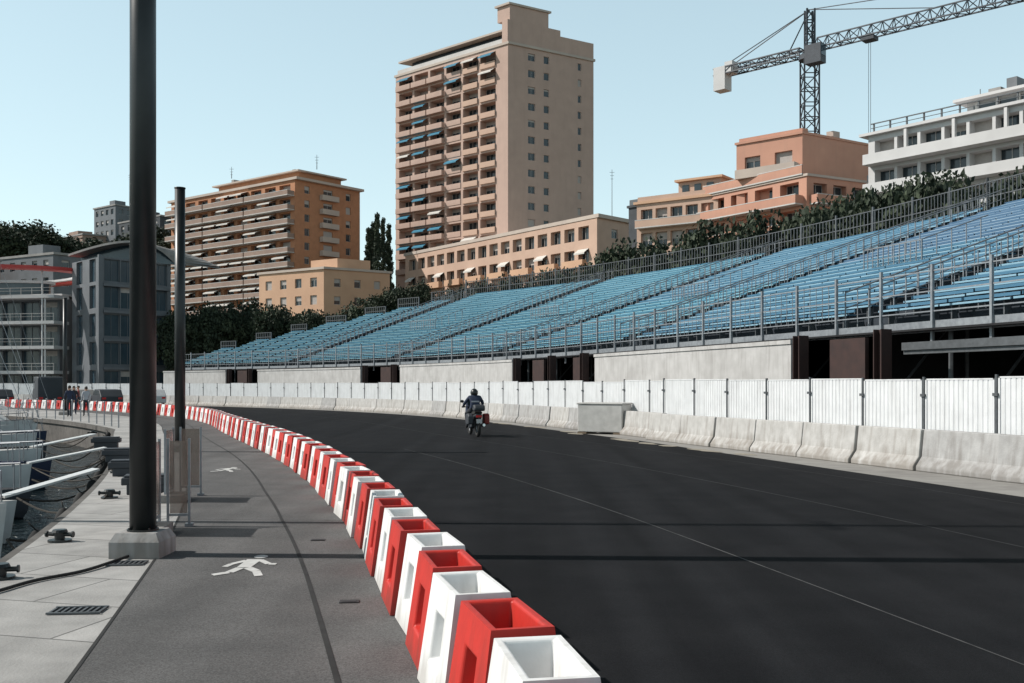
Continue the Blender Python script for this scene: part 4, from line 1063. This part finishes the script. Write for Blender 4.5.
car(-36.6,84.5,math.radians(35),carp,carg,1.75,4.2,.31,'roof','grey hatchback parked near the hoarding','parked_car','car')
car(-42.8,83,math.radians(40),carp,carg,1.75,4.2,.31,'dgrey','dark hatchback parked near the harbour','parked_car','car')
car(-31.2,86,math.radians(35),carp,carg,1.75,4.2,.31,'carw','white hatchback parked near the hoarding','parked_car','car')

# ------------------------------------------------------------ people
def figure(name,pts,edges,rad,matf,mats,parent,sub=2):
    me=bpy.data.meshes.new(name); me.from_pydata(pts,edges,[]); o=bpy.data.objects.new(name,me); col.objects.link(o)
    sk=o.modifiers.new('skin','SKIN'); sk.use_smooth_shade=True
    for i,rr in enumerate(rad): me.skin_vertices[0].data[i].radius=(rr[0],rr[1]) if isinstance(rr,tuple) else (rr,rr)
    me.skin_vertices[0].data[0].use_root=True
    sb_=o.modifiers.new('sub','SUBSURF'); sb_.levels=sub; sb_.render_levels=sub
    dg=bpy.context.evaluated_depsgraph_get(); nm=bpy.data.meshes.new_from_object(o.evaluated_get(dg))
    bpy.data.objects.remove(o)
    nm.materials.clear()
    for k in mats: nm.materials.append(M[k])
    for p in nm.polygons: p.material_index=matf(p.center); p.use_smooth=True
    return mkobj('body',nm,parent)
def add_hand(pts,edges,rad,iw,wrist,dirv,side,palmn):
    dirv=Vector(dirv).normalized(); side=Vector(side).normalized(); w=Vector(wrist)
    pm_=w+dirv*.07; pts.append(tuple(pm_)); ip=len(pts)-1; edges.append((iw,ip)); rad.append((.036,.02))
    for k,l in enumerate((.06,.075,.08,.07,.055)):
        if k==0: b0=w+dirv*.03+side*.03; m_=b0+(side+dirv).normalized()*.035; t_=m_+dirv*.03
        else:
            m_=pm_+dirv*l*.55+side*(.03-.02*(k-1)); t_=m_+dirv*l*.4+Vector(palmn)*.02
        pts.append(tuple(m_)); i1=len(pts)-1; pts.append(tuple(t_)); edges.append((ip,i1)); edges.append((i1,i1+1)); rad+= [.009,.007]
def standing(x,y,ang,stride,h,mats,lab):
    r=root('person',lab,'person',(x,y,0),ang); r.scale=(h/1.72,)*3
    pts=[(0,0,.95),(0,0,1.13),(0,.01,1.33),(0,.0,1.47),(0,.015,1.57),(0,.02,1.67)]
    rad=[(.15,.11),(.13,.10),(.16,.11),.055,(.075,.09),(.07,.085)]
    ed=[(0,1),(1,2),(2,3),(3,4),(4,5)]
    for sx in(-1,1):
        f=stride*sx; i=len(pts)
        pts+=[(sx*.17,0,1.40),(sx*.23,-f*.35,1.14),(sx*.23,-f*.5+.07,.92)]; rad+=[.06,.045,.032]; ed+=[(2,i),(i,i+1),(i+1,i+2)]
        add_hand(pts,ed,rad,i+2,pts[i+2],(0,.2-f*.2,-1),(-sx*.3,1,0),(-sx,0,0))
        i=len(pts)
        pts+=[(sx*.09,0,.88),(sx*.10,f*.45+.03,.50),(sx*.10,f*.8-.02,.09),(sx*.11,f*.8+.13,.04)]; rad+=[.09,.06,.042,(.04,.03)]; ed+=[(0,i),(i,i+1),(i+1,i+2),(i+2,i+3)]
    def mf(c):
        if c.z>1.49:return 2
        if c.z<.96 and abs(c.x)<.19:
            return 3 if c.z<.085 else 1
        if c.z<.93:return 2
        return 0
    figure('body',pts,ed,rad,mf,[mats[0],mats[1],'skin','rubber'],r)
    mb=MB(); mb.ell((0,-.01,1.66),(.088,.105,.095),14,10); mb.v=[(a,b_ if b_<.06 else .06,c) for a,b_,c in mb.v]; mkobj('hair',mb.mesh('hair',['hair'],smooth=True),r)
    mb=MB(); mb.ell((0,.11,1.60),(.012,.02,.02),6,5,0)
    for sx in(-1,1): mb.ell((sx*.03,.095,1.625),(.01,.008,.008),6,5,1); mb.ell((sx*.088,.01,1.60),(.012,.025,.035),6,5,0)
    mb.box((0,.098,1.565),(.045,.01,.008),mi=2); mkobj('face',mb.mesh('face',['skin','hair','tail']),r)
standing(-25.0,56.5,math.radians(35),.22,1.75,('navy','denim'),'person in dark jacket and trousers walking along the quay')
standing(-24.4,57.3,math.radians(30),-.2,1.70,('shirt','denim'),'person in pale shirt and dark trousers walking along the quay')
standing(-26.5,60.5,math.radians(210),.05,1.72,('denim','navy'),'person in dark clothes standing on the quay')
standing(-31.0,71.5,math.radians(120),.2,1.72,('bag','denim'),'person in red top walking on the quay')

# ------------------------------------------------------------ motorcycle and rider
BX,BY=-1.32,35.3; BA=math.radians(13)
r=root('motorcycle','dark motorcycle with red side case ridden along the track','motorcycle',(BX,BY,0),BA)
def part(name,mb,mats,sm=False,fx=False): return mkobj(name,mb.mesh(name,mats,smooth=sm,fix=fx),r)
for yy,nm in((-.62,'wheel'),(.82,'wheel')):
    w=mkobj(nm,None,r,(0,yy,.31))
    mb=MB(); mb.torus((0,0,0),.245,.065 if yy<0 else .055,'x',28,10); mkobj('tyre',mb.mesh('tyre',['rubber'],smooth=True),w)
    mb=MB(); mb.torus((0,0,0),.19,.018,'x',24,6); mb.cyl((-.06,0,0),(.06,0,0),.05,n=12)
    for k in range(5):
        t=k*1.2566; mb.cyl((0,0,0),(0,.19*math.cos(t),.19*math.sin(t)),.015,n=5)
    mkobj('rim',mb.mesh('rim',['galv']),w)
mb=MB(); 
for sx in(-1,1): mb.cyl((sx*.09,.82,.31),(sx*.09,.55,.92),.028,n=8)
mb.box((0,.58,.86),(.24,.08,.05)); mb.extr([(.58,.60),(.82,.66),(1.0,.56),(.99,.53),(.82,.62),(.6,.56)],-.07,.07); part('fork',mb,['black'])
mb=MB(); mb.extr([(-.15,.32),(-.2,.62),(.02,.80),(.18,.88),(.42,.86),(.56,.72),(.5,.42),(.3,.25)],-.15,.15); o=part('engine_body',mb,['dgrey'],fx=True); bevel(o,.04,3)
mb=MB(); mb.extr([(.45,.70),(.5,1.0),(.62,1.22),(.70,1.12),(.80,.85),(.72,.7)],-.20,.20); o=part('fairing',mb,['navy'],fx=True); bevel(o,.06,3)
mb=MB(); mb.extr([(.56,1.10),(.50,1.36),(.53,1.37),(.66,1.12)],-.15,.15); part('windscreen',mb,['glassb'])
mb=MB(); mb.extr([(-.72,.80),(-.70,.88),(-.30,.88),(.06,.80),(.06,.74),(-.3,.74)],-.14,.14); o=part('seat',mb,['rubber'],fx=True); bevel(o,.03,3)
mb=MB(); mb.extr([(-.78,.66),(-.80,.80),(-.3,.76),(0,.70),(0,.58),(-.5,.60)],-.12,.12); o=part('tail',mb,['dgrey'],fx=True); bevel(o,.03,2)
mb=MB(); mb.box((0,-.83,.72),(.2,.03,.07)); part('tail_light',mb,['tail'])
mb=MB(); mb.box((0,-.86,.55),(.2,.015,.15)); mb.box((0,-.84,.63),(.05,.05,.12),mi=1); part('number_plate',mb,['wwall','black'])
mb=MB(); mb.extr([(-.95,.90),(-.98,1.0),(-.9,1.12),(-.62,1.12),(-.55,1.0),(-.56,.90)],-.19,.19); o=part('top_case',mb,['dgrey'],fx=True); bevel(o,.05,3)
for sx in(-1,1):
    mb=MB(); mb.extr([(-.80,.45),(-.82,.72),(-.72,.82),(-.35,.80),(-.32,.5),(-.4,.42)],sx*.2,sx*.38); o=part('pannier',mb,['dgrey' if sx<0 else 'bag'],fx=True); bevel(o,.04,3)
mb=MB(); mb.cyl((.17,-.85,.42),(.14,.1,.32),.05,.035,n=12); part('exhaust',mb,['chrome'])
mb=MB(); mb.cyl((-.36,.44,1.02),(.36,.44,1.02),.016,n=8); mb.cyl((-.38,.43,1.02),(-.28,.45,1.02),.024,n=8); mb.cyl((.28,.45,1.02),(.38,.43,1.02),.024,n=8); part('handlebar',mb,['black'])
for sx in(-1,1):
    mb=MB(); mb.cyl((sx*.26,.46,1.03),(sx*.34,.50,1.18),.01,n=6); mb.ell((sx*.36,.5,1.22),(.07,.03,.05),10,8); part('mirror',mb,['black'],True)
rr=root('person','rider in dark jacket and helmet seated with hands on handlebar','person',(BX,BY,0),BA)
pts=[(0,-.12,.98),(0,-.09,1.13),(0,.0,1.31),(0,.04,1.43),(0,.07,1.50),(0,.08,1.58)]; rad=[(.17,.14),(.15,.12),(.18,.13),.065,(.08,.09),(.07,.08)]
ed=[(0,1),(1,2),(2,3),(3,4),(4,5)]
for sx in(-1,1):
    i=len(pts); pts+=[(sx*.19,.01,1.36),(sx*.33,.16,1.15),(sx*.33,.38,1.06)]; rad+=[.075,.058,.04]; ed+=[(2,i),(i,i+1),(i+1,i+2)]
    add_hand(pts,ed,rad,i+2,pts[i+2],(0,.9,-.35),(-sx*1,.1,0),(0,-.3,-1))
    i=len(pts); pts+=[(sx*.11,-.08,.93),(sx*.24,.33,.80),(sx*.23,.14,.36),(sx*.24,.28,.30)]; rad+=[.105,.075,.055,(.045,.04)]; ed+=[(0,i),(i,i+1),(i+1,i+2),(i+2,i+3)]
figure('body',pts,ed,rad,lambda c:0 if c.z>.99 else(1 if c.z>.36 else 2),['navy','denim','rubber'],rr)
mb=MB(); mb.ell((0,.07,1.53),(.135,.155,.145),20,14); mkobj('helmet',mb.mesh('helmet',['black'],smooth=True),rr)
mb=MB(); mb.ell((0,.12,1.54),(.122,.12,.07),16,10); mkobj('visor',mb.mesh('visor',['glass'],smooth=True),rr)
mb=MB(); mb.box((0,-.145,1.22),(.26,.05,.05)); mkobj('reflective_band',mb.mesh('band',['shirt']),rr)

# ------------------------------------------------------------ light, sky, camera
EL=math.radians(41)
w=bpy.data.worlds.new('World'); scene.world=w; w.use_nodes=True; nt=w.node_tree; N=nt.nodes; Lk=nt.links
bg=N['Background']; sk=N.new('ShaderNodeTexSky'); sk.sky_type='NISHITA'; sk.sun_disc=False; sk.sun_elevation=EL; sk.sun_rotation=math.radians(-90); sk.altitude=0; sk.air_density=1.0; sk.dust_density=.3; sk.ozone_density=1.0
gm=N.new('ShaderNodeGamma'); gm.inputs[1].default_value=.42; Lk.new(sk.outputs[0],gm.inputs[0])
hs=N.new('ShaderNodeHueSaturation'); hs.inputs['Saturation'].default_value=.92; hs.inputs['Hue'].default_value=.49
tc=N.new('ShaderNodeTexCoord'); sp=N.new('ShaderNodeSeparateXYZ'); Lk.new(tc.outputs['Generated'],sp.inputs[0])
cr_=N.new('ShaderNodeValToRGB'); e=cr_.color_ramp.elements; e[0].position=0; e[0].color=(.78,.78,.78,1); e[1].position=1; e[1].color=(.13,.13,.13,1)
x=e.new(.36); x.color=(.72,.72,.72,1); x=e.new(.60); x.color=(.18,.18,.18,1)
Lk.new(sp.outputs[2],cr_.inputs[0])
mu=N.new('ShaderNodeMix'); mu.data_type='RGBA'; mu.blend_type='MULTIPLY'; mu.inputs[0].default_value=1; mu.inputs[7].default_value=(3.8,4.25,4.15,1); mu.clamp_result=False
mx=N.new('ShaderNodeMix'); mx.data_type='RGBA'; mx.blend_type='MULTIPLY'; mx.inputs[0].default_value=1; mx.clamp_result=False
Lk.new(gm.outputs[0],hs.inputs['Color']); Lk.new(cr_.outputs[0],mu.inputs[6]); Lk.new(hs.outputs[0],mx.inputs[6]); Lk.new(mu.outputs[2],mx.inputs[7]); Lk.new(mx.outputs[2],bg.inputs[0]); bg.inputs[1].default_value=.15
sun=bpy.data.lights.new('sun','SUN'); sun.energy=5.0; sun.angle=math.radians(.5); sun.color=(1,.95,.89)
so=bpy.data.objects.new('sun',sun); col.objects.link(so)
dv=Vector((math.cos(EL),-.03,-math.sin(EL))); so.rotation_euler=dv.to_track_quat('-Z','Y').to_euler()
cam=bpy.data.cameras.new('camera'); cam.lens=35.16; cam.sensor_width=36; cam.shift_y=.0425; cam.clip_end=9000; cam.clip_start=.05
co=bpy.data.objects.new('camera',cam); co.location=(0,0,1.8); co.rotation_euler=(math.radians(90),0,0); col.objects.link(co); scene.camera=co
scene.view_settings.view_transform='Standard'; scene.view_settings.look='None'; scene.view_settings.exposure=0
